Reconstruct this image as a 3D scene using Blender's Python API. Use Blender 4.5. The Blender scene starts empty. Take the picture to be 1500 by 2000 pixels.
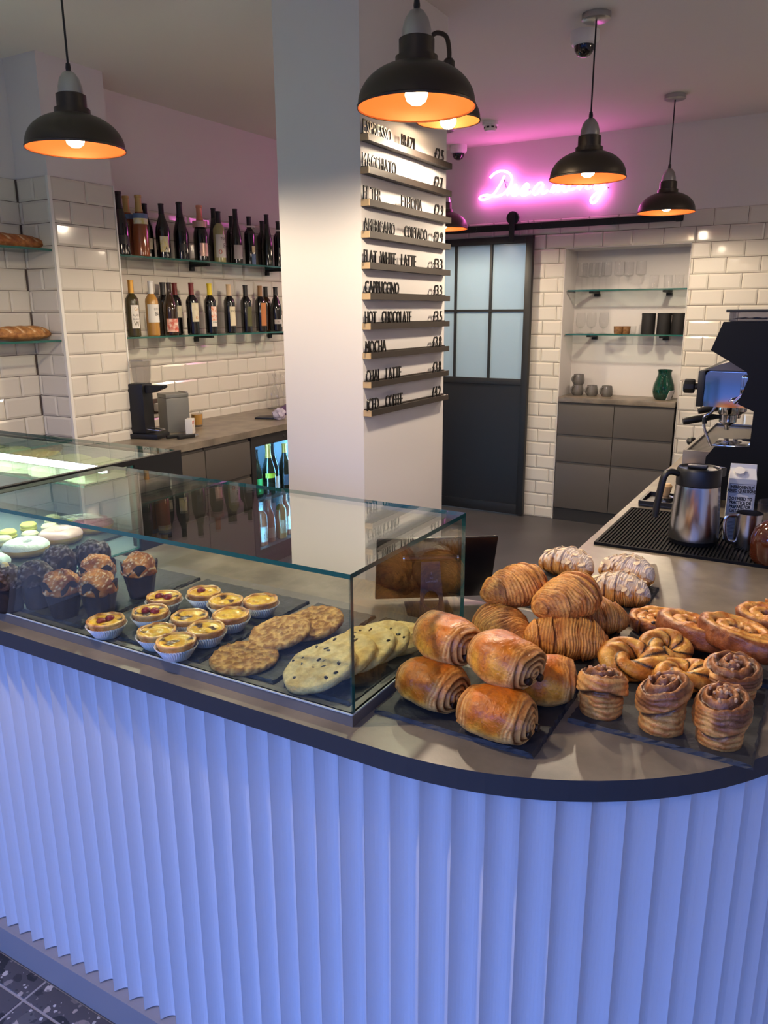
import bpy, bmesh, math, random
from mathutils import Vector, Matrix, noise
random.seed(7)
PI = math.pi
sc = bpy.context.scene
COL = sc.collection
# ------------------------------------------------------------------ camera
FPX, YAW, PITCH, ROLL, CAMH = 1507.7, 0.52577, 0.25286, -0.005394, 1.55
fw = Vector((-math.sin(YAW)*math.cos(PITCH), math.cos(YAW)*math.cos(PITCH), -math.sin(PITCH)))
_r = Vector((math.cos(YAW), math.sin(YAW), 0)); _u = _r.cross(fw)
rt = _r*math.cos(ROLL) + _u*math.sin(ROLL); up = _u*math.cos(ROLL) - _r*math.sin(ROLL)
CAM = Vector((0, 0, CAMH))
cd = bpy.data.cameras.new('camera'); cam = bpy.data.objects.new('camera', cd); COL.objects.link(cam)
cd.sensor_fit = 'VERTICAL'; cd.sensor_height = 36; cd.sensor_width = 27; cd.lens = FPX/2000*36
cd.clip_start = 0.05
cam.matrix_world = Matrix(((rt.x, up.x, -fw.x, CAM.x), (rt.y, up.y, -fw.y, CAM.y), (rt.z, up.z, -fw.z, CAM.z), (0, 0, 0, 1)))
sc.camera = cam
def ray(x, y): return fw + rt*((x-750)/FPX) - up*((y-1000)/FPX)
def on(axis, val, x, y):
    d = ray(x, y); return CAM + d*((val-CAM[axis])/d[axis])
def PZ(x, y, z): return on(2, z, x, y)
def PX(x, y, v): return on(0, v, x, y)
def PY(x, y, v): return on(1, v, x, y)
# ------------------------------------------------------------------ world, exposure
w = bpy.data.worlds.new('sky'); sc.world = w; w.use_nodes = True
bg = w.node_tree.nodes['Background']
bg.inputs[0].default_value = (0.16, 0.33, 1.0, 1); bg.inputs[1].default_value = 5.6
vs = sc.view_settings; vs.view_transform = 'Standard'; vs.look = 'None'; vs.gamma = 1.0; vs.use_curve_mapping = False
vs.exposure = 0.48
cy = sc.cycles
cy.max_bounces = 9; cy.diffuse_bounces = 6; cy.glossy_bounces = 5; cy.transmission_bounces = 6; cy.transparent_max_bounces = 24
cy.caustics_reflective = False; cy.caustics_refractive = False; cy.sample_clamp_indirect = 4.0; cy.blur_glossy = 0.5
BULB = 40.0         # emission of a filament bulb
LAMP_W = 28.0       # light thrown down by one lamp
CZ = 2.72           # ceiling
FRONT = -1.9        # shop front behind the camera
# daylight portals sit in the shop-front window openings
WINS = [(-3.3, -1.3), (-1.15, 0.65), (0.8, 2.1)]
for (a, b) in WINS:
    l = bpy.data.lights.new('window_daylight', 'AREA'); l.shape = 'RECTANGLE'; l.size = b-a; l.size_y = 2.05
    l.cycles.is_portal = True
    o = bpy.data.objects.new('window_daylight', l); COL.objects.link(o)
    o.location = ((a+b)/2, FRONT-0.06, 1.525); o.rotation_euler = (PI/2, 0, 0)
# ------------------------------------------------------------------ materials
def lin(c):
    return tuple(((v/255)/12.92 if v/255 <= .04045 else ((v/255+.055)/1.055)**2.4) for v in c) + (1,)
MATS = {}
def mat(name, c, rough=.5, metal=0, c2=None, scale=20, bump=0, bscale=None, spec=.5, detail=4, coat=0, aniso=0, sheen=0):
    if name in MATS: return MATS[name]
    m = bpy.data.materials.new(name); m.use_nodes = True; nt = m.node_tree; N = nt.nodes; L = nt.links
    b = N['Principled BSDF']; b.inputs['Base Color'].default_value = lin(c)
    b.inputs['Roughness'].default_value = rough; b.inputs['Metallic'].default_value = metal
    b.inputs['Specular IOR Level'].default_value = spec; b.inputs['Coat Weight'].default_value = coat
    if aniso: b.inputs['Anisotropic'].default_value = aniso
    if c2 or bump:
        tc = N.new('ShaderNodeTexCoord')
    if c2:
        n = N.new('ShaderNodeTexNoise'); n.inputs['Scale'].default_value = scale; n.inputs['Detail'].default_value = detail
        r = N.new('ShaderNodeValToRGB'); r.color_ramp.elements[0].position = .35; r.color_ramp.elements[1].position = .65
        r.color_ramp.elements[0].color = lin(c); r.color_ramp.elements[1].color = lin(c2)
        L.new(tc.outputs['Object'], n.inputs['Vector']); L.new(n.outputs['Fac'], r.inputs['Fac']); L.new(r.outputs['Color'], b.inputs['Base Color'])
    if bump:
        n2 = N.new('ShaderNodeTexNoise'); n2.inputs['Scale'].default_value = bscale or scale; n2.inputs['Detail'].default_value = 5
        bp = N.new('ShaderNodeBump'); bp.inputs['Strength'].default_value = bump; bp.inputs['Distance'].default_value = .004
        L.new(tc.outputs['Object'], n2.inputs['Vector']); L.new(n2.outputs['Fac'], bp.inputs['Height']); L.new(bp.outputs['Normal'], b.inputs['Normal'])
    MATS[name] = m; return m
def emit(name, c, s):
    if name in MATS: return MATS[name]
    m = bpy.data.materials.new(name); m.use_nodes = True; nt = m.node_tree; nt.nodes.clear()
    e = nt.nodes.new('ShaderNodeEmission'); e.inputs[0].default_value = lin(c); e.inputs[1].default_value = s
    o = nt.nodes.new('ShaderNodeOutputMaterial'); nt.links.new(e.outputs[0], o.inputs[0]); MATS[name] = m; return m
def glass(name, tint=(255, 255, 255), ior=1.5, rough=0.0, haze=0.0, hazec=(230, 235, 240)):
    """clear sheet or vessel glass: fresnel reflection over a straight see-through"""
    if name in MATS: return MATS[name]
    m = bpy.data.materials.new(name); m.use_nodes = True; nt = m.node_tree; N = nt.nodes; L = nt.links; N.clear()
    t = N.new('ShaderNodeBsdfTransparent'); t.inputs[0].default_value = lin(tint)
    g = N.new('ShaderNodeBsdfGlossy'); g.inputs['Roughness'].default_value = rough
    f = N.new('ShaderNodeFresnel'); geo = N.new('ShaderNodeNewGeometry'); mi = N.new('ShaderNodeMapRange')   # same reflectance from either side
    mi.inputs['To Min'].default_value = ior; mi.inputs['To Max'].default_value = 1/ior
    L.new(geo.outputs['Backfacing'], mi.inputs['Value']); L.new(mi.outputs[0], f.inputs[0])
    mx = N.new('ShaderNodeMixShader'); L.new(f.outputs[0], mx.inputs[0]); L.new(t.outputs[0], mx.inputs[1]); L.new(g.outputs[0], mx.inputs[2])
    last = mx
    if haze:
        d = N.new('ShaderNodeBsdfDiffuse'); d.inputs[0].default_value = lin(hazec)
        m2 = N.new('ShaderNodeMixShader'); m2.inputs[0].default_value = haze
        L.new(mx.outputs[0], m2.inputs[1]); L.new(d.outputs[0], m2.inputs[2]); last = m2
    o = N.new('ShaderNodeOutputMaterial'); L.new(last.outputs[0], o.inputs[0]); MATS[name] = m; return m
def pastry(name, rough=.45, coat=0.0, bump=.5, bscale=160, spec=.4, nscale=55, lo=.72, flake=.35):
    """colour comes from the baked dough zones of the mesh, mottled and flaked by noise"""
    if name in MATS: return MATS[name]
    m = bpy.data.materials.new(name); m.use_nodes = True; nt = m.node_tree; N = nt.nodes; L = nt.links
    b = N['Principled BSDF']; b.inputs['Coat Weight'].default_value = coat
    b.inputs['Coat Roughness'].default_value = .3; b.inputs['Specular IOR Level'].default_value = spec
    a = N.new('ShaderNodeAttribute'); a.attribute_name = 'dough'
    tc = N.new('ShaderNodeTexCoord')
    def noise_(sc_, det, dist=0.0):
        n = N.new('ShaderNodeTexNoise'); n.inputs['Scale'].default_value = sc_; n.inputs['Detail'].default_value = det; n.inputs['Distortion'].default_value = dist
        L.new(tc.outputs['Object'], n.inputs['Vector']); return n
    def rng(src, f0, f1, t0, t1):
        r = N.new('ShaderNodeMapRange'); r.inputs['From Min'].default_value = f0; r.inputs['From Max'].default_value = f1
        r.inputs['To Min'].default_value = t0; r.inputs['To Max'].default_value = t1; L.new(src, r.inputs['Value']); return r
    def mul(c, f):
        mm = N.new('ShaderNodeMix'); mm.data_type = 'RGBA'; mm.blend_type = 'MULTIPLY'; mm.inputs[0].default_value = 1
        L.new(c, mm.inputs[6]); L.new(f, mm.inputs[7]); return mm.outputs[2]
    n1 = noise_(nscale, 6); col = mul(a.outputs['Color'], rng(n1.outputs['Fac'], .3, .7, lo, 1.15).outputs[0])
    n3 = noise_(nscale*2.2, 5, .7)
    if flake:
        dk = N.new('ShaderNodeMix'); dk.data_type = 'RGBA'; dk.blend_type = 'MULTIPLY'; dk.inputs[7].default_value = (.62, .48, .36, 1)
        L.new(rng(n3.outputs['Fac'], .5, .62, 0, flake*1.6).outputs[0], dk.inputs[0]); L.new(col, dk.inputs[6]); col = dk.outputs[2]
    L.new(col, b.inputs['Base Color'])
    L.new(rng(n3.outputs['Fac'], .4, .6, rough+.1, rough-.08).outputs[0], b.inputs['Roughness'])
    n2 = noise_(bscale, 5, .6)
    bp = N.new('ShaderNodeBump'); bp.inputs['Strength'].default_value = bump; bp.inputs['Distance'].default_value = .003
    L.new(n2.outputs['Fac'], bp.inputs['Height']); L.new(bp.outputs['Normal'], b.inputs['Normal'])
    MATS[name] = m; return m
M_WHITE = mat('white_paint', (216, 211, 209), .7, bump=.05, bscale=60)
M_CEIL = mat('ceiling_paint', (222, 216, 208), .8)
M_TILE = mat('white_glazed_tile', (212, 206, 194), .12, spec=.5, coat=.3)
M_GROUT = mat('dark_grout', (92, 80, 74), .9)
M_TOP = mat('worktop_laminate', (104, 95, 83), .34, c2=(136, 125, 109), scale=9, bump=.04, bscale=300, detail=8)
M_TOPEDGE = mat('worktop_edge', (58, 58, 62), .45)
M_CAB = mat('graphite_cabinet', (84, 78, 72), .5)
M_CABDARK = mat('dark_recess', (38, 36, 35), .6)
M_BLACK = mat('black_metal', (24, 24, 26), .45, metal=.3)
M_BLACKP = mat('black_plastic', (16, 16, 18), .4); M_RUBBER = mat('black_rubber', (12, 12, 13), .75, spec=.2)
M_RESIN = mat('grey_resin_floor', (74, 72, 74), .42, c2=(84, 82, 84), scale=3)
M_STEEL = mat('brushed_steel', (200, 198, 196), .2, metal=1, aniso=.5)
M_CHROME = mat('chrome', (215, 215, 218), .06, metal=1)
M_BRONZE = mat('dark_bronze', (54, 46, 42), .5, metal=.35)
M_SHADE = mat('lamp_shade_pewter', (74, 68, 60), .4, metal=.7)
M_COPPER = mat('copper_lining', (216, 116, 56), .5, metal=.3)
M_ALU = mat('spun_aluminium', (176, 176, 178), .3, metal=1)
M_SLATE = mat('black_slate', (44, 45, 48), .62, c2=(54, 55, 58), scale=30, bump=.5, bscale=60)
M_GLASS = glass('clear_glass', (246, 252, 249), 1.5)
M_GLASSEDGE = mat('green_glass_edge', (38, 92, 84), .08, spec=.8)
M_PANEL = mat('white_fluted_panel', (214, 214, 220), .55)
M_KICK = mat('grey_plinth', (150, 142, 142), .5)
M_BULB = emit('filament_glow', (255, 226, 182), BULB)
# ------------------------------------------------------------------ mesh helpers
def setp(o, label=None, cat=None, group=None, kind=None):
    if label: o['label'] = label
    if cat: o['category'] = cat
    if group: o['group'] = group
    if kind: o['kind'] = kind
    return o
def link(name, me, parent=None, loc=None, rot=None, scale=None):
    o = bpy.data.objects.new(name, me); COL.objects.link(o)
    if parent: o.parent = parent
    if loc is not None: o.location = loc
    if rot is not None: o.rotation_euler = rot
    if scale is not None: o.scale = scale
    return o
def thing(name, label, cat, loc=(0, 0, 0), rot=(0, 0, 0), group=None):
    o = link(name, None, None, loc, rot); o.empty_display_size = .02
    return setp(o, label, cat, group)
def to_mesh(bm, name, mats, smooth=False, angle=None):
    me = bpy.data.meshes.new(name); bm.normal_update(); bm.to_mesh(me); bm.free()
    for m in (mats if isinstance(mats, (list, tuple)) else [mats]): me.materials.append(m)
    if smooth: me.polygons.foreach_set('use_smooth', [True]*len(me.polygons))
    if smooth and angle: me.set_sharp_from_angle(angle=math.radians(angle))
    return me
def box(bm, x0, x1, y0, y1, z0, z1, mi=0, sidemi=None):
    v = [bm.verts.new(p) for p in ((x0,y0,z0),(x1,y0,z0),(x1,y1,z0),(x0,y1,z0),(x0,y0,z1),(x1,y0,z1),(x1,y1,z1),(x0,y1,z1))]
    for f in ((0,3,2,1),(4,5,6,7),(0,1,5,4),(1,2,6,5),(2,3,7,6),(3,0,4,7)):
        fc = bm.faces.new([v[i] for i in f]); fc.material_index = mi
    return v
def boxm(name, mats, *b, bevel=0, seg=2):
    bm = bmesh.new(); box(bm, *b)
    if bevel: bmesh.ops.bevel(bm, geom=bm.edges[:], offset=bevel, segments=seg, affect='EDGES', profile=.6)
    return to_mesh(bm, name, mats, smooth=bool(bevel), angle=40)
def boxes(name, mats, blist):
    bm = bmesh.new()
    for b in blist: box(bm, *b)
    return to_mesh(bm, name, mats)
def prism(bm, pts, axis, a, b, mi=0):
    """extrude a polygon given in the two other axes from a to b along axis (0,1,2)"""
    def mk(p, t):
        q = list(p); q.insert(axis, t); return bm.verts.new(q)
    A = [mk(p, a) for p in pts]; B = [mk(p, b) for p in pts]; n = len(pts)
    fs = [bm.faces.new(A[::-1]), bm.faces.new(B)]
    for i in range(n): fs.append(bm.faces.new((A[i], A[(i+1) % n], B[(i+1) % n], B[i])))
    for f in fs: f.material_index = mi
    bmesh.ops.recalc_face_normals(bm, faces=fs)
def prismm(name, mats, pts, axis, a, b, bevel=0, smooth=False):
    bm = bmesh.new(); prism(bm, pts, axis, a, b)
    if bevel: bmesh.ops.bevel(bm, geom=bm.edges[:], offset=bevel, segments=2, affect='EDGES')
    return to_mesh(bm, name, mats, smooth=bool(bevel) or smooth, angle=35)
def lathe(bm, prof, n=24, mi=0, x=0, y=0, closed=False, sx=1, sy=1):
    rings = []
    for (r, z) in prof:
        if r < 1e-6: rings.append([bm.verts.new((x, y, z))])
        else: rings.append([bm.verts.new((x+sx*r*math.cos(2*PI*i/n), y+sy*r*math.sin(2*PI*i/n), z)) for i in range(n)])
    pairs = list(zip(rings[:-1], rings[1:])) + ([(rings[-1], rings[0])] if closed else [])
    for A, B in pairs:
        for i in range(n):
            j = (i+1) % n
            q = [A[i % len(A)], A[j % len(A)], B[j % len(B)], B[i % len(B)]]
            u = []
            for k in q:
                if k not in u: u.append(k)
            if len(u) > 2:
                f = bm.faces.new(u); f.material_index = mi
def lathem(name, mats, prof, n=24, closed=False, angle=35, **k):
    bm = bmesh.new(); lathe(bm, prof, n, closed=closed, **k)
    bmesh.ops.recalc_face_normals(bm, faces=bm.faces[:])
    return to_mesh(bm, name, mats, smooth=True, angle=angle)
def tube(bm, pts, r, n=8, mi=0, caps=True, closed=False, flat=1.0):
    pts = [Vector(p) for p in pts]; m = len(pts); rings = []
    up0 = None
    for i in range(m):
        a = pts[i-1] if (i or closed) else pts[0]; b = pts[(i+1) % m] if (i < m-1 or closed) else pts[-1]
        t = (b-a).normalized()
        if up0 is None:
            up0 = t.orthogonal().normalized() if abs(t.z) > .8 else (Vector((0,0,1)) - t*t.z).normalized()
        else:
            up0 = (up0 - t*up0.dot(t))
            up0 = up0.normalized() if up0.length > 1e-6 else t.orthogonal().normalized()
        s = t.cross(up0); rr = r[i] if isinstance(r, (list, tuple)) else r
        rings.append([bm.verts.new(pts[i] + (s*math.cos(2*PI*k/n) + up0*(flat*math.sin(2*PI*k/n)))*rr) for k in range(n)])
    for i in range(m if closed else m-1):
        A, B = rings[i], rings[(i+1) % m]
        for k in range(n):
            f = bm.faces.new((A[k], A[(k+1) % n], B[(k+1) % n], B[k])); f.material_index = mi
    if caps and not closed:
        for f in (bm.faces.new(rings[0][::-1]), bm.faces.new(rings[-1])): f.material_index = mi
def tubem(name, mats, pts, r, n=8, **k):
    bm = bmesh.new(); tube(bm, pts, r, n, **k)
    bmesh.ops.recalc_face_normals(bm, faces=bm.faces[:])
    return to_mesh(bm, name, mats, smooth=True, angle=50)
def smooth_path(pts, k=6, closed=False):
    pts = [Vector(p) for p in pts]; out = []; n = len(pts)
    for i in range(n if closed else n-1):
        p1, p2 = pts[i], pts[(i+1) % n]
        p0 = pts[i-1] if (i or closed) else p1; p3 = pts[(i+2) % n] if (i+2 < n or closed) else p2
        for j in range(k):
            t = j/k
            out.append(.5*((2*p1) + (p2-p0)*t + (2*p0-5*p1+4*p2-p3)*t*t + (3*p1-p0-3*p2+p3)*t**3))
    if not closed: out.append(pts[-1])
    return out
def grid(name, mats, rings, cols=None, closed=True, cap0=False, cap1=False):
    """rings of points -> smooth mesh; cols: same layout of sRGB tuples stored as attribute 'dough'"""
    me = bpy.data.meshes.new(name); n = len(rings[0]); m = len(rings)
    V = [p for r in rings for p in r]; Fc = []
    for i in range(m-1):
        for k in range(n if closed else n-1):
            j = (k+1) % n; Fc.append((i*n+k, i*n+j, (i+1)*n+j, (i+1)*n+k))
    if cap0: Fc.append(tuple(range(n))[::-1])
    if cap1: Fc.append(tuple((m-1)*n+k for k in range(n)))
    me.from_pydata([tuple(p) for p in V], [], Fc)
    if cols:
        at = me.color_attributes.new('dough', 'FLOAT_COLOR', 'POINT')
        flat = []
        for r in cols:
            for c in r: flat.extend(lin(c))
        at.data.foreach_set('color', flat)
    for mm in (mats if isinstance(mats, (list, tuple)) else [mats]): me.materials.append(mm)
    me.polygons.foreach_set('use_smooth', [True]*len(me.polygons))
    bm = bmesh.new(); bm.from_mesh(me); bmesh.ops.recalc_face_normals(bm, faces=bm.faces[:]); bm.to_mesh(me); bm.free()
    return me
def mixc(a, b, t):
    t = max(0, min(1, t)); return tuple(a[i]+(b[i]-a[i])*t for i in range(3))
def nz(x, y, z, s=1, o=0): return noise.noise(Vector((x*s+o, y*s+o*1.7, z*s-o)))
def sstep(a, b, x):
    t = max(0, min(1, (x-a)/(b-a))); return t*t*(3-2*t)
def copy_tree(o, parent=None):
    c = o.copy(); COL.objects.link(c); c.parent = parent
    for ch in o.children: copy_tree(ch, c)
    return c
_txt = {}
def text_mesh(s, m, size=1.0, ext=.1, xs=1.0, bold=0.0, align='LEFT'):
    key = (s, m.name, size, ext, xs, bold, align)
    if key in _txt: return _txt[key]
    c = bpy.data.curves.new('lettering', 'FONT'); c.body = s; c.size = size; c.extrude = ext; c.align_x = align
    c.offset = bold; c.resolution_u = 2; c.space_line = .8
    o = bpy.data.objects.new('lettering', c); COL.objects.link(o); bpy.context.view_layer.update()
    me = bpy.data.meshes.new_from_object(o.evaluated_get(bpy.context.evaluated_depsgraph_get()))
    bpy.data.objects.remove(o); bpy.data.curves.remove(c)
    for v in me.vertices: v.co.x *= xs
    me.materials.clear(); me.materials.append(m); _txt[key] = me; return me
def mspan(me):
    xs = [v.co.x for v in me.vertices]; return min(xs), max(xs)
# ================================================================== STRUCTURE
def struct(name, me, parent=None, **k):
    o = link(name, me, parent, **k)
    if not parent: o['kind'] = 'structure'
    return o
YB = 5.655; XL = -3.587; XR = 2.2; Y0 = FRONT; NX0, NX1, NYB, NZ = -1.775, -0.925, 5.93, 1.985
floor = struct('floor', boxes('floor', mat('pale_grout', (168, 156, 152), .8), [(XL-.2, XR+.2, Y0-.2, .9, -.1, -.0012), (.03, XR+.2, .9, 5.7, -.1, -.0012)]))
setp(floor, 'dark terrazzo tiled floor on the customer side')
fs = struct('floor_staff', boxes('floor_staff', M_RESIN, [(XL-.2, .03, .9, 5.7, -.1, 0), (XL-.2, XR+.2, 5.7, 7.4, -.1, 0)]))
setp(fs, 'plain dark grey resin floor behind the counter')
def terrazzo():
    m = bpy.data.materials.new('terrazzo'); m.use_nodes = True; nt = m.node_tree; N = nt.nodes; L = nt.links
    b = N['Principled BSDF']; b.inputs['Roughness'].default_value = .45
    geo = N.new('ShaderNodeNewGeometry'); prev = None
    base = N.new('ShaderNodeRGB'); base.outputs[0].default_value = lin((84, 78, 80)); prev = base.outputs[0]
    for sc_, thr, cols in ((15, .62, ((46, 44, 46), (120, 108, 104), (150, 132, 126), (96, 90, 90))), (34, .48, ((196, 184, 176), (60, 56, 58), (176, 160, 150), (140, 128, 124))), (80, .36, ((190, 180, 172), (130, 120, 116), (60, 58, 58), (200, 190, 184)))):
        v = N.new('ShaderNodeTexVoronoi'); v.inputs['Scale'].default_value = sc_; v.inputs['Randomness'].default_value = 1
        nn = N.new('ShaderNodeTexNoise'); nn.inputs['Scale'].default_value = sc_*1.6
        mx = N.new('ShaderNodeMix'); mx.data_type = 'VECTOR'; mx.inputs[0].default_value = .016*17/sc_*2
        L.new(geo.outputs['Position'], nn.inputs['Vector']); L.new(geo.outputs['Position'], mx.inputs[4]); L.new(nn.outputs['Color'], mx.inputs[5])
        L.new(mx.outputs[1], v.inputs['Vector'])
        s = N.new('ShaderNodeSeparateColor'); L.new(v.outputs['Color'], s.inputs[0])
        th = N.new('ShaderNodeMath'); th.operation = 'MULTIPLY'; th.inputs[1].default_value = thr; L.new(s.outputs[0], th.inputs[0])
        lt = N.new('ShaderNodeMath'); lt.operation = 'LESS_THAN'; L.new(v.outputs['Distance'], lt.inputs[0]); L.new(th.outputs[0], lt.inputs[1])
        r = N.new('ShaderNodeValToRGB'); r.color_ramp.interpolation = 'CONSTANT'
        for i, c in enumerate(cols):
            e = r.color_ramp.elements[i] if i < 2 else r.color_ramp.elements.new(i/4)
            e.position = i/4; e.color = lin(c)
        L.new(s.outputs[1], r.inputs[0])
        q = N.new('ShaderNodeMix'); q.data_type = 'RGBA'; L.new(lt.outputs[0], q.inputs[0]); L.new(prev, q.inputs[6]); L.new(r.outputs[0], q.inputs[7]); prev = q.outputs[2]
    L.new(prev, b.inputs['Base Color']); return m
M_TERR = terrazzo()
ft = boxm('floor_tile', M_TERR, -.2972, .2972, -.2972, .2972, -.01, 0, bevel=.001, seg=1)
for i in range(-3, 7):
    for j in range(-5, 1):
        link('floor_tile', ft, floor, (-1.467+.3+.6*i, .838-.3+.6*j, 0))
ft2 = boxm('floor_tile', M_TERR, -.2972, .2972, -.0282, .0295, -.01, 0, bevel=.001, seg=1)
for i in range(-3, 3): link('floor_tile', ft2, floor, (-1.467+.3+.6*i, .869, 0))
ft3 = boxm('floor_tile', M_TERR, -.149, .149, -.2972, .2972, -.01, 0, bevel=.001, seg=1)
for j in range(1, 9):
    link('floor_tile', ft3, floor, (.182, .838-.3+.6*j, 0))
    for i in range(3, 7): link('floor_tile', ft, floor, (-1.467+.3+.6*i, .838-.3+.6*j, 0))
struct('ceiling', boxes('ceiling', M_CEIL, [(XL-.2, XR+.2, Y0-.2, 7.4, CZ, CZ+.1)]))
# ---- glazed bevelled tiles, each its own piece
_tm = {}
def tile_mesh(wd, h):
    k = (round(wd, 4), round(h, 4))
    if k in _tm: return _tm[k]
    bm = bmesh.new(); be = min(.011, wd*.3, h*.3)
    def rect(i, y): return [bm.verts.new(p) for p in ((i, y, i), (wd-i, y, i), (wd-i, y, h-i), (i, y, h-i))]
    a, b_, c = rect(0, 0), rect(0, -.0035), rect(be, -.008)
    for A, B in ((a, b_), (b_, c)):
        for i in range(4): bm.faces.new((A[i], A[(i+1) % 4], B[(i+1) % 4], B[i]))
    bm.faces.new(c); bmesh.ops.recalc_face_normals(bm, faces=bm.faces[:])
    _tm[k] = to_mesh(bm, 'tile', M_TILE); return _tm[k]
def tile_wall(parent, face, pos, u0, u1, zl, ph, skip=None):
    """face 'y-' (plane y=pos looking to -y, u=x) or 'x+' (plane x=pos looking to +x, u=y)"""
    G = .0028; P = .2028
    for r in range(len(zl)-1):
        za, zb = zl[r]+G/2, zl[r+1]-G/2
        off = ph + (P/2 if r % 2 else 0)
        k = math.floor((u0-off)/P)
        while off+k*P < u1:
            a, b = max(u0, off+k*P)+G/2, min(u1, off+(k+1)*P)-G/2; k += 1
            if b-a < .012: continue
            if skip:
                a, b = skip(a, b, za, zb)
                if b-a < .012: continue
            if face == 'y-': link('tile', tile_mesh(b-a, zb-za), parent, (a, pos, za))
            else: link('tile', tile_mesh(b-a, zb-za), parent, (pos, a, za), (0, 0, PI/2))
# ---- back wall with doorway and niche
DX0, DX1, DZ = -2.86, -2.06, 2.03
wb = struct('wall_back', boxes('wall_back', M_WHITE, [
    (XL-.2, DX0, YB, YB+.12, 0, CZ), (DX0, DX1, YB, YB+.12, DZ, CZ), (DX1, NX0, YB, YB+.35, 0, CZ), (NX0, NX1, YB, YB+.35, NZ, CZ),
    (NX1, XR+.2, YB, YB+.35, 0, CZ), (NX0, NX1, NYB, YB+.4, 0, NZ)]))
setp(wb, 'back wall, white brick tiles below and white paint above')
zl = [0] + [1.985-.1*k for k in range(19, -1, -1)] + [2.085, 2.19]
gb = boxes('grout_bed', M_GROUT, [(-2.06, NX0, YB-.003, YB, 0, 2.19), (NX1, .6, YB-.003, YB, 0, 2.19), (NX0, NX1, YB-.003, YB, NZ, 2.19), (-3.0, -2.06, YB-.003, YB, DZ+.05, 2.19)])
link('grout_bed', gb, wb)
def nskip(a, b, za, zb):
    zm = (za+zb)/2
    if zm < NZ and NX0 < (a+b)/2 < NX1: return 0, 0
    return a, b
for (a, b, zmin) in ((-2.06, NX0, 0), (NX1, .6, 0)):
    tile_wall(wb, 'y-', YB-.003, a, b, [z for z in zl if z <= NZ+.001], -1.92)
tile_wall(wb, 'y-', YB-.003, -2.06, .6, zl[-3:], -1.92 if (len(zl)-3) % 2 == 0 else -1.92+.1014)
tile_wall(wb, 'y-', YB-.003, -3.0, -2.06, zl[-2:], -1.92)
# ---- back room behind the sliding door
br = struct('wall_storeroom', boxes('wall_storeroom', M_WHITE, [(-3.4, -1.85, 7.0, 7.1, 0, CZ), (-3.5, -3.4, YB+.12, 7.1, 0, CZ), (-1.85, -1.8, YB+.35, 7.1, 0, CZ)]))
setp(br, 'plain white storeroom walls behind the sliding door')
# ---- left wall, chimney breast
wl = struct('wall_left', boxes('wall_left', M_WHITE, [(XL-.2, XL, Y0-.2, YB+.12, 0, CZ)]))
setp(wl, 'left wall, white brick tiles below and white paint above')
BX, BY0, BY1 = -3.353, 2.617, 3.0
wbr = struct('wall_breast', boxes('wall_breast', M_WHITE, [(XL, BX, BY0, BY1, 0, CZ)]))
setp(wbr, 'chimney breast projecting from the left wall, tiled and painted')
zl2 = [.724+.1045*k for k in range(15)]
link('grout_bed', boxes('grout_bed', M_GROUT, [(XL, XL+.003, .8, BY0-.003, .7, zl2[-1]), (XL, XL+.003, BY1, 4.9, .7, 2.135)]), wl)
link('grout_bed', boxes('grout_bed', M_GROUT, [(BX, BX+.003, BY0-.003, BY1-.004, .7, zl2[-1]), (XL, BX+.003, BY0-.003, BY0, .7, zl2[-1])]), wbr)
tile_wall(wl, 'x+', XL+.003, .8, BY0-.0035, zl2, 2.5)
tile_wall(wl, 'x+', XL+.003, BY1, 4.9, [z for z in zl2 if z < 2.1]+[2.135], 3.06)
tile_wall(wbr, 'x+', BX+.003, BY0-.002, BY1-.002, zl2, 2.72)
tile_wall(wbr, 'y-', BY0-.003, XL+.0062, BX+.001, zl2, -3.56)
link('edge_trim', boxes('edge_trim', mat('white_trim', (225, 222, 215), .4), [(BX-.002, BX+.0135, BY0-.0135, BY0+.002, .72, zl2[-1]), (BX-.002, BX+.012, BY1-.004, BY1+.003, .72, zl2[-1])]), wbr)
# ---- pillar
PX0, PX1, PY0, PY1 = -1.92, -1.55, 2.52, 3.22
pil = struct('wall_pillar', boxm('wall_pillar', M_WHITE, PX0, PX1, PY0, PY1, 0, CZ, bevel=.004))
setp(pil, 'square white painted pillar carrying the menu ledges')
# ---- right wall and shop front behind the camera
setp(struct('wall_right', boxes('wall_right', M_WHITE, [(XR, XR+.2, Y0-.2, 7.2, 0, CZ)])), 'plain white right wall')
fb = []; xs = XL-.2
for (a, b) in WINS: fb += [(xs, a, Y0-.12, Y0, 0, CZ), (a, b, Y0-.12, Y0, 0, .5), (a, b, Y0-.12, Y0, 2.55, CZ)]; xs = b
fb.append((xs, XR+.2, Y0-.12, Y0, 0, CZ))
setp(struct('wall_front', boxes('wall_front', mat('shopfront_paint', (120, 116, 112), .6), fb)), 'shop front wall with three tall window openings')
for i, (a, b) in enumerate(WINS):
    wn = struct('window_%d' % (i+1), boxes('window', M_BLACK, [(a, a+.04, Y0-.09, Y0-.03, .5, 2.55), (b-.04, b, Y0-.09, Y0-.03, .5, 2.55), (a, b, Y0-.09, Y0-.03, .5, .54), (a, b, Y0-.09, Y0-.03, 2.51, 2.55), ((a+b)/2-.02, (a+b)/2+.02, Y0-.09, Y0-.03, .54, 2.51)]))
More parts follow.
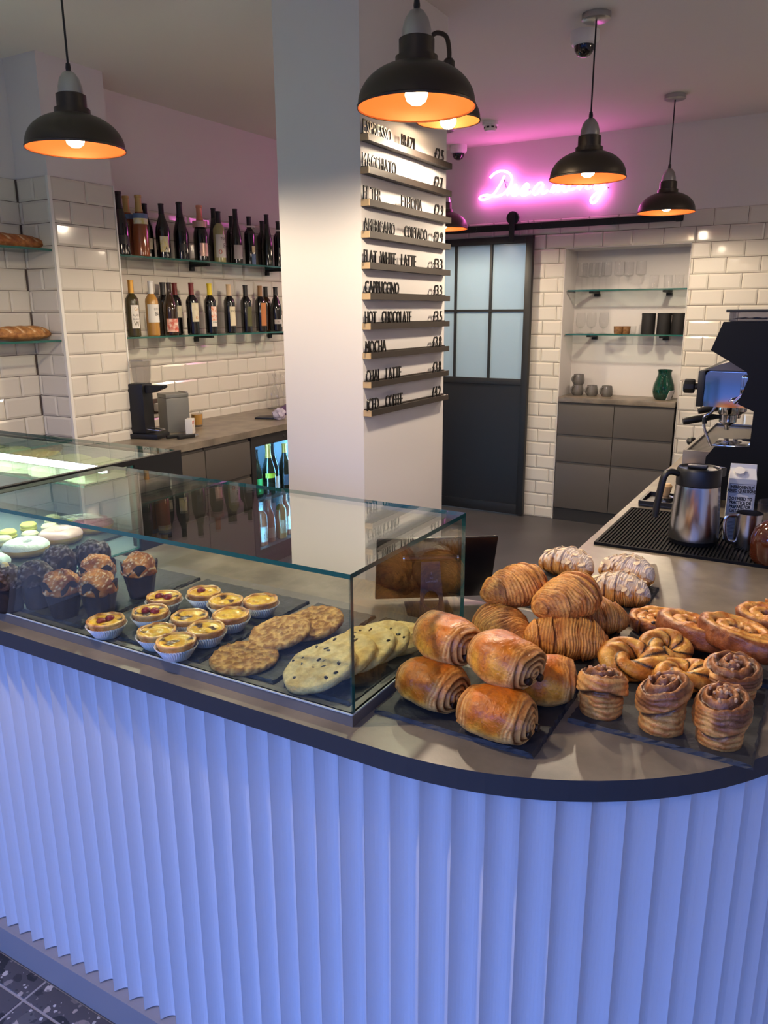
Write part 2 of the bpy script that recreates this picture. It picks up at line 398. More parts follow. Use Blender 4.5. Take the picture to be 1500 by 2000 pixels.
# ---- niche lining / sliding door
link('niche_lining', boxes('niche_lining', M_WHITE, [(NX0, NX0+.004, YB-.009, NYB, 0, NZ), (NX1-.004, NX1, YB-.009, NYB, 0, NZ), (NX0+.004, NX1-.004, YB-.009, NYB, NZ-.004, NZ)]), wb)
dr = struct('door_1', None); dr['kind'] = 'structure'; dr.location = (0, 5.6, 0)
setp(dr, 'black sliding barn door with frosted glass panes')
DL, DR_, DT = -2.95, -1.995, 2.08
M_DOOR = mat('black_door_paint', (22, 23, 26), .5)
def part(name, me, parent, **k): return link(name, me, parent, **k)
for (a, b) in ((DL, DL+.05), (DR_-.05, DR_)): part('stile', boxm('stile', M_DOOR, a, b, -.022, .022, .012, DT, bevel=.002), dr)
for (a, b) in ((.012, .09), (1.015, 1.06), (DT-.05, DT)): part('door_rail', boxm('door_rail', M_DOOR, DL+.05, DR_-.05, -.022, .022, a, b, bevel=.002), dr)
part('lower_panel', boxm('lower_panel', M_DOOR, DL+.05, DR_-.05, -.008, .008, .09, 1.015), dr)
M_FROST = glass('frosted_pane', (205, 225, 238), 1.45, .25, .62, (176, 200, 214))
mxs = [DL+.05, -2.598, -2.312, DR_-.05]
for k in (1, 2): part('glazing_bar', boxm('glazing_bar', M_DOOR, mxs[k]-.009, mxs[k]+.009, -.018, .018, 1.06, DT-.05), dr)
part('glazing_bar', boxm('glazing_bar', M_DOOR, DL+.05, DR_-.05, -.017, .017, 1.55, 1.568), dr)
for c in range(3):
    for (za, zb) in ((1.06, 1.55), (1.568, DT-.05)):
        part('pane', boxm('pane', M_FROST, mxs[c]+(.009 if c else 0), mxs[c+1]-(.009 if c < 2 else 0), -.004, .004, za, zb), dr)
for x in (-2.82, -2.155):
    h = part('hanger', boxm('hanger', M_DOOR, x-.02, x+.02, -.034, -.024, 2.04, 2.24, bevel=.002), dr)
    wbm = bmesh.new(); lathe(wbm, [(0, -.012), (.045, -.012), (.045, .012), (0, .012)], 20)
    part('wheel', to_mesh(wbm, 'wheel', M_BLACKP, True, 40), h, loc=(x, -.012, 2.205), rot=(PI/2, 0, 0))
tr = thing('door_track', 'long black steel rail above the sliding door', 'door rail', (0, 5.6, 0))
part('rail', boxm('rail', M_BLACK, -3.1, -.985, -.004, .006, 2.12, 2.165, bevel=.002), tr)
for x in (-2.95, -2.45, -1.95, -1.45, -1.02):
    bb = bmesh.new(); lathe(bb, [(0, -.012), (.014, -.012), (.014, .05), (0, .05)], 12)
    part('standoff', to_mesh(bb, 'standoff', M_BLACK, True, 40), tr, loc=(x, 0, 2.143), rot=(-PI/2, 0, 0))
part('end_stop', boxm('end_stop', M_BLACK, -1.03, -.99, -.02, .004, 2.115, 2.17, bevel=.003), tr)
# storeroom lamp (cool) seen only as glow through the frosted panes
sl = thing('storeroom_light', 'flat round cool white light on the storeroom ceiling', 'ceiling light', (-2.45, 6.35, CZ))
part('housing', lathem('housing', M_WHITE, [(0, 0), (.2, 0), (.2, -.05), (.185, -.05), (.185, -.04), (0, -.04)], 24), sl)
part('diffuser', lathem('diffuser', emit('cool_diffuser', (200, 225, 255), 60), [(0, -.045), (.184, -.045)], 24), sl)

# ---- the street outside the shop front
struct('floor_street', boxes('floor_street', mat('asphalt', (70, 70, 74), .9), [(-16, 16, -30, Y0-.12, -.25, -.15)]))
setp(struct('wall_street_facade', boxes('wall_street_facade', mat('street_brick', (112, 88, 78), .9), [(-16, 16, -15.4, -15, -.15, 4.6)])), 'brick house front across the street')
# ================================================================== COUNTER
CT = .915; CY = .89; CBK = 1.53; CXI = -.56; CXO = .08; RO = .6; CEND = 3.95
ccx, ccy = CXO-RO, CY+RO
XLFT = -3.0
def counter_outline(off=0.0, xl=XLFT):
    """outer edge from left along the front, round the corner and up the right-hand run (inset by off)"""
    pts = [(xl, CY+off)]
    R = RO-off
    for k in range(25):
        a = -PI/2 + (PI/2)*k/24
        pts.append((ccx+R*math.cos(a), ccy+R*math.sin(a)))
    pts.append((CXO-off, CEND)); return pts
ctr = thing('service_counter', 'long curved bar counter with white fluted front and dark worktop', 'counter', (0, 0, 0))
def L_poly(bm, off, z0, z1, mi=0, smi=1):
    out = counter_outline(off); inn = [(CXI, CEND), (CXI, CBK), (XLFT, CBK)]
    pts = out+inn
    A = [bm.verts.new((x, y, z0)) for x, y in pts]; B = [bm.verts.new((x, y, z1)) for x, y in pts]; n = len(pts)
    f = bm.faces.new(A[::-1]); f.material_index = smi
    f = bm.faces.new(B); f.material_index = mi
    for i in range(n):
        f = bm.faces.new((A[i], A[(i+1) % n], B[(i+1) % n], B[i])); f.material_index = smi
bm = bmesh.new(); L_poly(bm, 0, CT-.034, CT); bmesh.ops.triangulate(bm, faces=[f for f in bm.faces if len(f.verts) > 4])
part('worktop', to_mesh(bm, 'worktop', [M_TOP, M_TOPEDGE]), ctr)
bm = bmesh.new(); L_poly(bm, .045, 0.07, CT-.034); bmesh.ops.triangulate(bm, faces=[f for f in bm.faces if len(f.verts) > 4])
part('carcass', to_mesh(bm, 'carcass', [M_PANEL, M_PANEL]), ctr)
# plinth
bm = bmesh.new(); L_poly(bm, .012, 0, .078); bmesh.ops.triangulate(bm, faces=[f for f in bm.faces if len(f.verts) > 4])
part('plinth', to_mesh(bm, 'plinth', [M_KICK, M_KICK]), ctr)
# flutes: concave scallops between sharp arrises
FP = .0475; ZF0, ZF1 = .082, CT-.034
def flute_mesh(half0, half1, depth, n=10):
    pts = []
    for k in range(n+1):
        t = -1+2*k/n; pts.append((half0*t, -depth*abs(t)**2.2))
    pts += [(half1, .006), (-half1, .006)]
    return prismm('flute', M_PANEL, [(x, y) for x, y in pts], 2, ZF0, ZF1)
fm = flute_mesh(FP/2-.0003, FP/2-.0003, .023)
yv = CY+.043
x = ccx-FP/2
while x > -2.95:
    link('flute', fm, ctr, (x, yv, 0)); x -= FP
Rv = RO-.043; na = 18; ap = (PI/2)/na
fa = flute_mesh((Rv+.023)*ap/2, (Rv-.004)*ap/2, .023)
for k in range(na):
    a = -PI/2+(k+.5)*ap
    link('flute', fa, ctr, (ccx+Rv*math.cos(a), ccy+Rv*math.sin(a), 0), (0, 0, a+PI/2))
y = ccy+FP/2
while y < CEND-.03:
    link('flute', fm, ctr, (CXO-.043, y, 0), (0, 0, PI/2)); y += FP
# ================================================================== GLASS CASE ON THE COUNTER
def pane_mesh(name, x0, x1, y0, y1, z0, z1, thin):
    """glass sheet: big faces clear, narrow edges green"""
    bm = bmesh.new(); box(bm, x0, x1, y0, y1, z0, z1); bm.normal_update()
    for f in bm.faces:
        ax = max(range(3), key=lambda i: abs(f.normal[i])); f.material_index = 0 if ax == thin else 1
    return to_mesh(bm, name, [M_GLASS, M_GLASSEDGE])
GX0, GX1, GY0, GY1, GZ0, GZ1 = -1.59, -.595, .923, 1.345, .935, 1.17
case = thing('glass_display_case', 'low frameless glass case on the counter over muffins, tarts and cookies', 'display case', (0, 0, 0))
part('base_board', boxes('base_board', mat('case_base', (104, 98, 92), .4, c2=(116, 110, 103), scale=9), [(GX0, GX1, GY0, GY0+.02, CT, GZ0), (GX1-.02, GX1, GY0+.02, GY1, CT, GZ0), (GX0, GX1-.02, GY0+.02, GY1, CT, GZ0-.006)]), case)
T = .008
part('front_pane', pane_mesh('front_pane', GX0, GX1, GY0, GY0+T, GZ0, GZ1-T, 1), case)
part('side_pane', pane_mesh('side_pane', GX1-T, GX1, GY0+T, GY1, GZ0, GZ1-T, 0), case)
part('top_pane', pane_mesh('top_pane', GX0, GX1, GY0, GY1, GZ1-T, GZ1, 2), case)
# bright bottom reveal line of the panes
part('edge_seal', boxes('edge_seal', mat('clear_seal', (200, 206, 200), .2), [(GX0, GX1, GY0-.001, GY0+.001, GZ0, GZ0+.0025), (GX1-.001, GX1+.001, GY0, GY1, GZ0, GZ0+.0025)]), case)
# ================================================================== REFRIGERATED DISPLAY (left)
RX1 = -1.6; RX0 = -2.95; RY0, RY1 = .93, 1.60; RZT = 1.17
rd = thing('refrigerated_display', 'lit glass refrigerated display holding doughnuts beside the counter case', 'display fridge', (0, 0, 0))
part('deck', boxes('deck', mat('display_deck', (150, 156, 156), .3, metal=.4), [(RX0, RX1-.012, RY0, RY1-.03, CT+.002, CT+.012)]), rd)
part('side_glass', pane_mesh('side_glass', RX1-.01, RX1, RY0, 1.42, CT+.012, RZT-.012, 0), rd)
part('front_glass', pane_mesh('front_glass', RX0, RX1-.01, RY0, RY0+.008, CT+.012, RZT-.012, 1), rd)
part('top_glass', pane_mesh('top_glass', RX0, RX1-.014, RY0, RY1, RZT-.010, RZT, 2), rd)
part('top_frame', boxes('top_frame', M_BLACKP, [(RX1-.014, RX1, RY0, RY1, RZT-.012, RZT+.002)]), rd)
part('rear_panel', boxes('rear_panel', M_BLACKP, [(RX1-.03, RX1, 1.425, RY1, CT+.001, RZT-.012), (RX0, RX1-.03, RY1-.02, RY1, CT+.001, RZT-.012)]), rd)
part('inner_back', boxes('inner_back', mat('display_inner', (210, 214, 212), .3), [(RX0, RX1-.03, RY1-.03, RY1-.021, CT+.012, RZT-.014)]), rd)
part('led_strip', boxes('led_strip', emit('led_cool_white', (236, 255, 242), 60), [(RX0, RX1-.04, 1.352, 1.368, RZT-.026, RZT-.014)]), rd)
part('led_housing', boxes('led_housing', M_ALU, [(RX0, RX1-.04, 1.368, 1.378, RZT-.03, RZT-.012)]), rd)
sh = part('inner_shelf', pane_mesh('inner_shelf', RX0, RX1-.16, 1.385, RY1-.035, 1.085, 1.091, 2), rd)
# ================================================================== PENDANT LAMPS
def shade_profile(R, H):
    # dome from rim up to the neck, outer then inner
    o = [(R*1.015, 0), (R*1.02, .006), (R, .009)]
    for k in range(1, 12):
        a = (PI/2)*k/12*.86; o.append((R*math.cos(a)**.9, .009+H*math.sin(a)/math.sin(PI/2*.86)*.97))
    o += [(R*.36, H*.985+.009), (R*.36, H+.02), (R*.30, H+.022), (R*.30, H+.062), (R*.25, H+.066)]
    return o
def pendant(loc, label, R=.158, z_rim=2.09, canopy=True, group='pewter dome pendant lamps'):
    x, y = loc; H = .105
    t = thing('pendant_lamp', label, 'pendant lamp', (x, y, z_rim), group=group)
    part('shade', lathem('shade', M_SHADE, shade_profile(R, H), 40), t)
    part('lining', lathem('lining', M_COPPER, [(R*1.005, .001)]+[(R*.985*math.cos((PI/2)*k/12*.86)**.9, .004+(H-.004)*math.sin((PI/2)*k/12*.86)) for k in range(0, 13)]+[(0, H-.002)], 40), t)
    part('cap', lathem('cap', M_ALU, [(R*.25, H+.064), (R*.245, H+.085), (R*.2, H+.11), (R*.12, H+.128), (.006, H+.134), (0, H+.134)], 24), t)
    zt = CZ-z_rim
    part('cord', tubem('cord', M_BLACKP, [(0, 0, H+.13), (0, 0, zt-.02)], .0035), t)
    part('cord_grip', lathem('cord_grip', M_BLACKP, [(0, H+.132), (.008, H+.132), (.009, H+.142), (.007, H+.156), (0, H+.156)], 10), t)
    if canopy: part('canopy', lathem('canopy', M_ALU, [(0, zt), (.058, zt), (.058, zt-.022), (.05, zt-.026), (0, zt-.026)], 28), t)
    bulb(t, (0, 0, .012))
    return t
def bulb(t, loc):
    l = bpy.data.lights.new('lamp_light', 'SPOT'); l.energy = LAMP_W*(.6 if t.name.startswith('wall') else .8 if (t.location.y > 4 or t.location.x < -2) else 1); l.color = (1, .83, .61); l.spot_size = math.radians(177); l.spot_blend = .38; l.shadow_soft_size = .03
    lo = bpy.data.objects.new('lamp_light', l); COL.objects.link(lo); lo.parent = t; lo.location = (loc[0], loc[1], loc[2]-.022)
    b = part('bulb', lathem('bulb', M_BULB, [(0, -.004), (.014, -.002), (.026, .007), (.031, .022), (.028, .038), (.015, .055), (.012, .062), (0, .062)], 16), t, loc=loc)
    part('bulb_holder', lathem('bulb_holder', M_BRONZE, [(0, .062), (.016, .062), (.016, .095), (0, .095)], 12), b)
pendant((-1.07, 2.03), 'pendant lamp hanging in front of the white pillar', z_rim=2.083)
pendant((-1.02, 3.50), 'pendant lamp hanging in front of the pink neon word', z_rim=2.095)
pendant((-.968, 4.94), 'pendant lamp hanging at the far end of the door rail', z_rim=2.10)
pendant((-2.29, 1.91), 'pendant lamp hanging before the tiled chimney breast', z_rim=2.08)
pendant((-2.41, 4.98), 'pendant lamp half hidden behind the white pillar', z_rim=2.09)
pendant((-2.35, 3.45), 'pendant lamp wholly behind the pillar near wine shelves', z_rim=2.09)
# unseen lamps, added for more light on pastries, ceiling and upper walls
pendant((-1.12, .57), 'unseen pendant lamp added over the glass case front for warm light', z_rim=2.09)  # added out of view in line with the row, warms the pastries
for gx, gy, lb in ((-.5, -1.1, 'added opal globe, unseen fill lamp over the seating area'), (1.35, 3.7, 'added opal globe, unseen fill lamp on the staff side beyond the espresso machine')):
    gl = thing('fill_globe', lb, 'pendant lamp', (gx, gy, 2.32))  # added fill lamp, out of view, lifts ceiling and upper walls
    part('globe', lathem('globe', emit('fill_glow', (255, 236, 214), 18), [(.12*math.sin(PI*k/12)+.0001, -.12*math.cos(PI*k/12)) for k in range(13)], 24), gl)
    part('rod', tubem('rod', M_BLACKP, [(0, 0, .12), (0, 0, CZ-2.32)], .006), gl)
# wall lamp on the pillar
wlp = thing('wall_lamp', 'swan neck wall lamp with dark dome on the pillar', 'wall lamp', (PX1, 2.885, 2.545))
bb = bmesh.new(); lathe(bb, [(0, 0), (.055, 0), (.055, .012), (.045, .02), (0, .02)], 24)
part('wall_plate', to_mesh(bb, 'wall_plate', M_SHADE, True, 40), wlp, rot=(0, PI/2, 0))
part('arm', tubem('arm', M_SHADE, smooth_path([(.015, 0, .0), (.08, 0, .0), (.115, 0, .008), (.152, 0, -.01), (.165, 0, -.055), (.165, 0, -.1)], 5), .0085, 10), wlp)
H = .095; R = .12; zr = -.30
part('shade', lathem('shade', M_SHADE, [(r, z+zr) for r, z in shade_profile(R, H)], 36), wlp, loc=(.165, 0, 0))
part('lining', lathem('lining', M_COPPER, [(R*.985*math.cos((PI/2)*k/12*.86)**.9, zr+.003+(H-.004)*math.sin((PI/2)*k/12*.86)) for k in range(0, 13)]+[(0, zr+H-.002)], 36), wlp, loc=(.165, 0, 0))
part('neck', lathem('neck', M_SHADE, [(0, -.14), (.022, -.14), (.022, -.095), (.014, -.085), (0, -.085)], 16), wlp, loc=(.165, 0, 0))
bulb(wlp, (.165, 0, zr-.02))
# ================================================================== NEON WORD
M_NEON = emit('neon_pink', (255, 112, 215), 14)
def npx(pts):  # strokes read off the photograph, laid on the wall plane
    return [PY(920+a/5, 310+b/5, 5.615) for a, b in pts]
sgn = thing('neon_sign', 'glowing pink neon script reading Dreaming on the back wall', 'neon sign', PY(1060, 370, 5.615))
strokes = [
    [(328, 165), (300, 225), (262, 290), (225, 340), (180, 378), (130, 400), (92, 398), (85, 380), (110, 362), (160, 356), (215, 366), (262, 364), (312, 345), (360, 300), (392, 240), (398, 185), (375, 145), (335, 124), (280, 122), (228, 145), (186, 186)],
    [(350, 358), (378, 318), (412, 276), (440, 254), (432, 282), (412, 315), (402, 345), (420, 362), (450, 345), (478, 318), (505, 312)],
    [(490, 322), (530, 312), (560, 280), (556, 250), (530, 252), (502, 290), (488, 330), (505, 358), (545, 348), (585, 318)],
    [(700, 258), (690, 236), (660, 242), (622, 285), (606, 325), (622, 348), (656, 330), (690, 280), (704, 250), (690, 300), (700, 338), (728, 328), (752, 305)],
    [(772, 330), (792, 290), (812, 258), (806, 300), (800, 330), (830, 285), (858, 255), (852, 300), (850, 325), (880, 280), (905, 255), (902, 295), (912, 322), (940, 310)],
    [(968, 245), (955, 280), (960, 305), (985, 300), (1015, 290)], [(985, 205), (990, 200)],
    [(1030, 295), (1050, 262), (1068, 240), (1064, 280), (1062, 296), (1090, 255), (1120, 238), (1130, 255), (1122, 285), (1150, 290), (1180, 275)],
    [(1290, 245), (1270, 222), (1235, 235), (1208, 268), (1212, 292), (1240, 285), (1280, 255), (1300, 240), (1282, 300), (1255, 360), (1222, 412), (1190, 432), (1170, 412), (1182, 375), (1225, 335), (1280, 300), (1325, 285)]]
for s in strokes:
    p = smooth_path(npx(s), 5)
    o = part('neon_tube', tubem('neon_tube', M_NEON, [q-sgn.location for q in p], .0085, 8), sgn)
cl = []
for a, b in ((345, 230), (112, 372), (560, 300), (800, 300), (1330, 280), (1100, 270)):
    q = PY(920+a/5, 310+b/5, 5.63)-sgn.location; cl.append((q.x-.004, q.x+.004, q.y, q.y+.026, q.z-.004, q.z+.004))
for c in cl: part('standoff', boxm('standoff', mat('clear_standoff', (190, 170, 185), .3), *c), sgn)
part('cable', tubem('cable', M_BLACKP, smooth_path([PY(984, 345, 5.645)-sgn.location, PY(986, 355, 5.645)-sgn.location, PY(989, 367, 5.645)-sgn.location], 4), .003), sgn)
# ================================================================== CEILING DEVICES
def dome_camera(p, label, wall=False):
    t = thing('security_camera', label, 'camera', p, group='dome security cameras')
    part('housing', lathem('housing', mat('white_plastic', (226, 224, 222), .4), [(0, 0), (.062, 0), (.062, -.035), (.055, -.05), (.046, -.055), (0, -.055)], 24), t)
    part('dome', lathem('dome', mat('smoked_dome', (20, 18, 20), .05, coat=.5), [(.044, -.053), (.042, -.072), (.03, -.09), (.014, -.098), (0, -.1)], 20), t)
p = PZ(1143, 62, CZ); dome_camera((p.x, p.y, CZ), 'white dome security camera on the ceiling behind a pendant canopy')
p = PZ(900, 286, CZ); dome_camera((p.x, p.y-.04, CZ), 'white dome security camera in the corner near the neon word')
p = PZ(958, 238, CZ)
t = thing('smoke_detector', 'round white smoke detector on the ceiling', 'smoke detector', (p.x, p.y, CZ))
part('base', lathem('base', MATS['white_plastic'], [(0, 0), (.052, 0), (.052, -.02), (.046, -.022), (0, -.022)], 24), t)
part('sensor_head', lathem('sensor_head', MATS['white_plastic'], [(.04, -.022), (.04, -.045), (.03, -.055), (0, -.055)], 24), t)
for k in range(8):
    a = 2*PI*k/8
    part('vent', boxm('vent', M_BLACKP, -.009, .009, -.0015, .0015, -.04, -.03), t, loc=(.0395*math.cos(a), .0395*math.sin(a), 0), rot=(0, 0, a+PI/2))
# ================================================================== MENU LEDGES AND LETTERS
M_LETTER = mat('black_acrylic', (18, 16, 16), .3)
ROWS = [("ESPRESSO", 709, 764, "BRAZIL", 784, 812, "£2.5", 850, 867), ("MACCHIATO", 708, 773, "£2.7", 848, 865), ("FILTER", 710, 744, "ETHIOPIA", 784, 824, "£2.9", 848, 866),
        ("AMERICANO", 711, 771, "CORTADO", 790, 834, "£2.9", 847, 865), ("FLAT", 711, 736, "WHITE", 743, 773, "LATTE", 784, 812, "£3.3", 847, 864), ("CAPPUCCINO", 713, 779, "£3.3", 847, 863),
        ("HOT", 713, 735, "CHOCOLATE", 746, 803, "£3.5", 846, 863), ("MOCHA", 714, 754, "£3.8", 845, 862), ("CHAI", 715, 740, "LATTE", 754, 783, "£3.8", 845, 861), ("ICED", 717, 740, "COFFEE", 753, 786, "£4.2", 844, 860)]
ORD = ['first', 'second', 'third', 'fourth', 'fifth', 'sixth', 'seventh', 'eighth', 'ninth', 'tenth']
LX = PX1+.021; CAPH = .042
M_TAN = mat('ledge_end_tan', (186, 158, 120), .5)  # tan end faces, paler than the bronze strips
for i, row in enumerate(ROWS):
    z = 2.158-.1078*i
    items = [row[k:k+3] for k in range(0, len(row), 3)]
    nm = ' '.join(w[0] for w in items[:-1])
    t = thing('menu_ledge', 'dark bronze menu ledge holding the line %s' % nm, 'menu ledge', (PX1, PY0, z), group='menu ledges on the pillar')
    yl = .683
    part('back_strip', boxm('back_strip', M_BRONZE, 0, .012, .002, yl, -.022, .004), t)
    part('floor_strip', boxm('floor_strip', M_BRONZE, .012, .03, .002, yl, -.022, -.001), t)
    part('front_lip', boxm('front_lip', M_BRONZE, .03, .034, .002, yl, -.022, .0005), t)
    part('end_cap', boxm('end_cap', M_TAN, 0, .034, -.002, .002, -.022, .0005), t)
    for (wd, a, b) in items:
        ya = PX(a, 610, LX).y; yb = PX(b, 610, LX).y
        # true position along the ledge from the row's own height
        py = 262+ (795-262)*i/9
        ya = PX(a, py, LX).y; yb = PX(b, py+ (b-a)*.1, LX).y
        ms = [text_mesh(c, M_LETTER, 1.0, .04) if c != ' ' else None for c in wd]
        sp = [mspan(m) for m in ms]; gap = .09
        tot = sum(q[1]-q[0] for q in sp)+gap*(len(wd)-1); k = (yb-ya)/tot; cur = ya
        seen = {}
        for c, m, q in zip(wd, ms, sp):
            seen[c] = seen.get(c, 0)+1
            if wd[0] == '£': lab = 'black %s of the price on the %s menu ledge' % ({0: 'pound sign', 1: 'first digit', 2: 'decimal point', 3: 'last digit'}[sum(seen.values())-1], nm)
            else: lab = 'black standing letter %s%s in the word %s on the %s ledge' % ('' if wd.count(c) == 1 else ORD[seen[c]-1]+' ', c, wd, nm)
            o = link('menu_letter', m, None, (LX, cur-q[0]*k, z-.0008), (PI/2, 0, PI/2), (k, CAPH/.69*1.08, .06))
            setp(o, lab, 'letter', 'standing menu letters')
            cur += (q[1]-q[0]+gap)*k
# ================================================================== NICHE CABINET, SHELVES AND CONTENTS
def cabinet(name, label, x0, x1, yf, yb, zt, cols, rows, top_over=.012):
    t = thing(name, label, 'cabinet', (x0, yf, 0))
    W = x1-x0; D = yb-yf
    part('carcass', boxm('carcass', M_CABDARK, .002, W-.002, .02, D, .0, zt-.036), t)
    part('plinth', boxm('plinth', M_CABDARK, .01, W-.01, .045-.03, .02, 0, .1), t)
    cw = W/cols
    for c in range(cols):
        for (za, zb) in rows:
            d = part('drawer', boxm('drawer', M_CAB, c*cw+.002, (c+1)*cw-.002, 0, .02, za, zb-.018, bevel=.0015), t)
            part('grip_lip', boxm('grip_lip', M_CAB, c*cw+.002, (c+1)*cw-.002, .012, .02, zb-.018, zb-.002), d)
    return t
nx0, nx1 = NX0+.013, NX1-.013
cabinet('drawer_cabinet', 'grey handleless drawer cabinet standing in the wall niche', nx0, nx1, 5.625, NYB-.002, .94, 2, [(.1, .46), (.46, .665), (.665, .905)])
setp(link('niche_worktop', boxm('niche_worktop', M_TOP, nx0, nx1, 5.612, NYB-.002, .9045, .94, bevel=.001)), 'short dark worktop on the grey niche cabinet', 'worktop')
def glass_shelf(name, label, x0, x1, y0, y1, z, brackets, group, side):
    t = thing(name, label, 'shelf', ((x0+x1)/2, (y0+y1)/2, z), group=group)
    cx, cy = t.location.x, t.location.y
    part('glass_plate', pane_mesh('glass_plate', x0-cx, x1-cx, y0-cy, y1-cy, -.01, 0, 2), t)
    for b in brackets:
        if side == 'y':  # bracket on a wall facing -y at x=b
            q = part('bracket', boxm('bracket', M_BLACK, b-.016-cx, b+.016-cx, y0+.045-cy, y1-cy, -.024, -.0105), t)
            part('bracket_foot', boxm('bracket_foot', M_BLACK, b-.02-cx, b+.02-cx, y1-.03-cy, y1-cy, -.045, -.024), q)
        else:            # wall facing +x at y=b
            q = part('bracket', boxm('bracket', M_BLACK, x0-cx, x0+.15-cx, b-.011-cy, b+.011-cy, -.026, -.0105), t)
            part('bracket_foot', boxm('bracket_foot', M_BLACK, x0-cx, x0+.02-cx, b-.014-cy, b+.014-cy, -.05, -.026), q)
    return t
NS1, NS2 = 1.70, 1.392
for z, lab in ((NS1, 'upper glass shelf in the niche carrying rows of clear glasses'), (NS2, 'lower glass shelf in the niche carrying black canisters')):
    glass_shelf('glass_shelf', lab, NX0+.014, NX1-.014, 5.70, NYB-.001, z, (-1.60, -1.09), 'niche glass shelves', 'y')
M_VESSEL = glass('vessel_glass', (253, 253, 253), 1.36)
def wine_glass(h, rb, kind):
    if kind == 'tall':
        return [(0, 0), (rb*.85, 0), (rb*.8, .003), (.005, .006), (.004, h*.42), (.012, h*.45), (rb*.98, h*.52), (rb, h*.62), (rb*.93, h), (rb*.9, h), (rb*.95, h*.62), (rb*.9, h*.53), (0, h*.465)]
    if kind == 'tulip':
        return [(0, 0), (rb*.8, 0), (rb*.75, .003), (.006, .008), (.006, h*.2), (rb*.8, h*.34), (rb, h*.55), (rb*.95, h*.8), (rb*.85, h), (rb*.82, h), (rb*.92, h*.8), (rb*.96, h*.55), (rb*.75, h*.36), (0, h*.24)]
    return [(0, 0), (rb*.9, 0), (rb, h*.5), (rb*1.02, h), (rb*.97, h), (rb*.95, h*.5), (rb*.84, .01), (0, .01)]
def glassware(name, label, cat, prof, pts, z, group):
    me = lathem(name, M_VESSEL, prof, 20)
    for k, (x, y) in enumerate(pts): setp(link(name, me, None, (x, y, z)), label if isinstance(label, str) else label[k], cat, group)
ntop = lambda px, py: PY(px, py, 5.80)
glassware('wine_glass', ['clear stemmed wine glass in the front row nearest the niche side by the door', 'clear stemmed wine glass second in the front row from the door side', 'clear stemmed wine glass in the middle of the front row', 'clear stemmed wine glass fourth in the front row from the door side', 'clear stemmed wine glass standing apart next to the tumblers', 'clear stemmed wine glass in the back row nearest the door', 'clear stemmed wine glass in the middle of the back row', 'clear stemmed wine glass alone at the tumbler end of the back row'], 'wine glass', wine_glass(.19, .036, 'tall'), [(PY(a, 560, yy).x, yy) for a, yy in ((1136, 5.78), (1158, 5.78), (1183, 5.78), (1208, 5.78), (1250, 5.78), (1146, 5.86), (1170, 5.86), (1226, 5.86))], NS1, 'stemmed glasses in the niche')
glassware('tumbler', ['small clear tumbler next to the stemmed wine glasses', 'small clear tumbler in the middle of three', 'small clear tumbler against the niche side'], 'glass', wine_glass(.09, .03, 'cup'), [(PY(a, 560, 5.78).x, 5.78) for a in (1277, 1304, 1326)], NS1, 'tumblers in the niche')
glassware('beer_glass', ['clear round bodied glass at the niche side on the lower shelf', 'clear round bodied glass in the middle of three', 'clear round bodied glass next to the brown cups'], 'glass', wine_glass(.15, .035, 'tulip'), [(PY(a, 650, 5.79).x, 5.79) for a in (1133, 1154, 1178)], NS2, 'tulip glasses in the niche')
lm = lathem('espresso_glass', M_VESSEL, wine_glass(.055, .022, 'cup'), 18)
p = PY(1236, 650, 5.79); setp(link('espresso_glass', lm, None, (p.x, 5.79, NS2)), 'tiny clear glass between the brown cup and the black canisters', 'glass')
M_AMBER = mat('amber_ribbed', (150, 112, 74), .15, c2=(112, 78, 48), scale=60, spec=.6)
for k, (a, yy) in enumerate(((1207, 5.77), (1222, 5.79))):
    setp(link('ribbed_cup', lathem('ribbed_cup', M_AMBER, [(0, 0), (.026, 0), (.03, .01), (.033, .054), (.03, .054), (.027, .012), (0, .01)], 16), None, (PY(a, 650, yy).x, yy, NS2)), ['small brown ribbed cup next to the round bodied glasses', 'small brown ribbed cup next to the tiny clear glass'][k], 'cup', 'brown ribbed cups')
cm = lathem('canister', mat('matt_black_tin', (22, 20, 20), .6), [(0, 0), (.046, 0), (.047, .004), (.047, .128), (.0485, .13), (.0485, .142), (.045, .145), (0, .145)], 24)
for a, lb_ in ((1265, 'next to the tiny clear glass'), (1295.5, 'in the middle of three'), (1326, 'against the niche side')): setp(link('canister', cm, None, (PY(a, 650, 5.80).x - (.008 if a == 1326 else 0), 5.80, NS2)), 'matt black storage canister '+lb_, 'canister', 'black canisters')
M_MUG = mat('grey_glazed_mug', (112, 108, 104), .15, c2=(98, 94, 92), scale=25)
mug = lathem('mug_body', M_MUG, [(0, 0), (.034, 0), (.042, .012), (.044, .035), (.036, .078), (.033, .078), (.04, .035), (.036, .012), (0, .008)], 24)
mh = tubem('mug_handle', M_MUG, smooth_path([(.038, 0, .066), (.058, 0, .062), (.066, 0, .042), (.056, 0, .024), (.041, 0, .018)], 4), .006, 8)
for (a, z0, lab) in ((1128, .94, 'grey glazed mug under another mug'), (1156, .94, 'grey glazed mug in the middle of the row on the niche worktop'), (1185, .94, 'grey glazed mug at the end of the row towards the green jug'), (1129, 1.018, 'grey glazed mug stacked on top of another')):
    q = PY(a, 765, 5.80); t = thing('mug', lab, 'mug', (q.x, 5.80, z0), (0, 0, -2.1), 'grey mugs in the niche')
    part('body', mug, t); part('handle', mh, t)
q = PY(1297, 775, 5.76)
jg = thing('green_jug', 'dark green glazed glass jug on the niche worktop', 'jug', (q.x-.01, 5.77, .94), (0, 0, -PI/2))
M_GREEN = mat('green_glaze', (8, 66, 50), .06, c2=(4, 46, 36), scale=30, coat=.6, bump=.15, bscale=40)
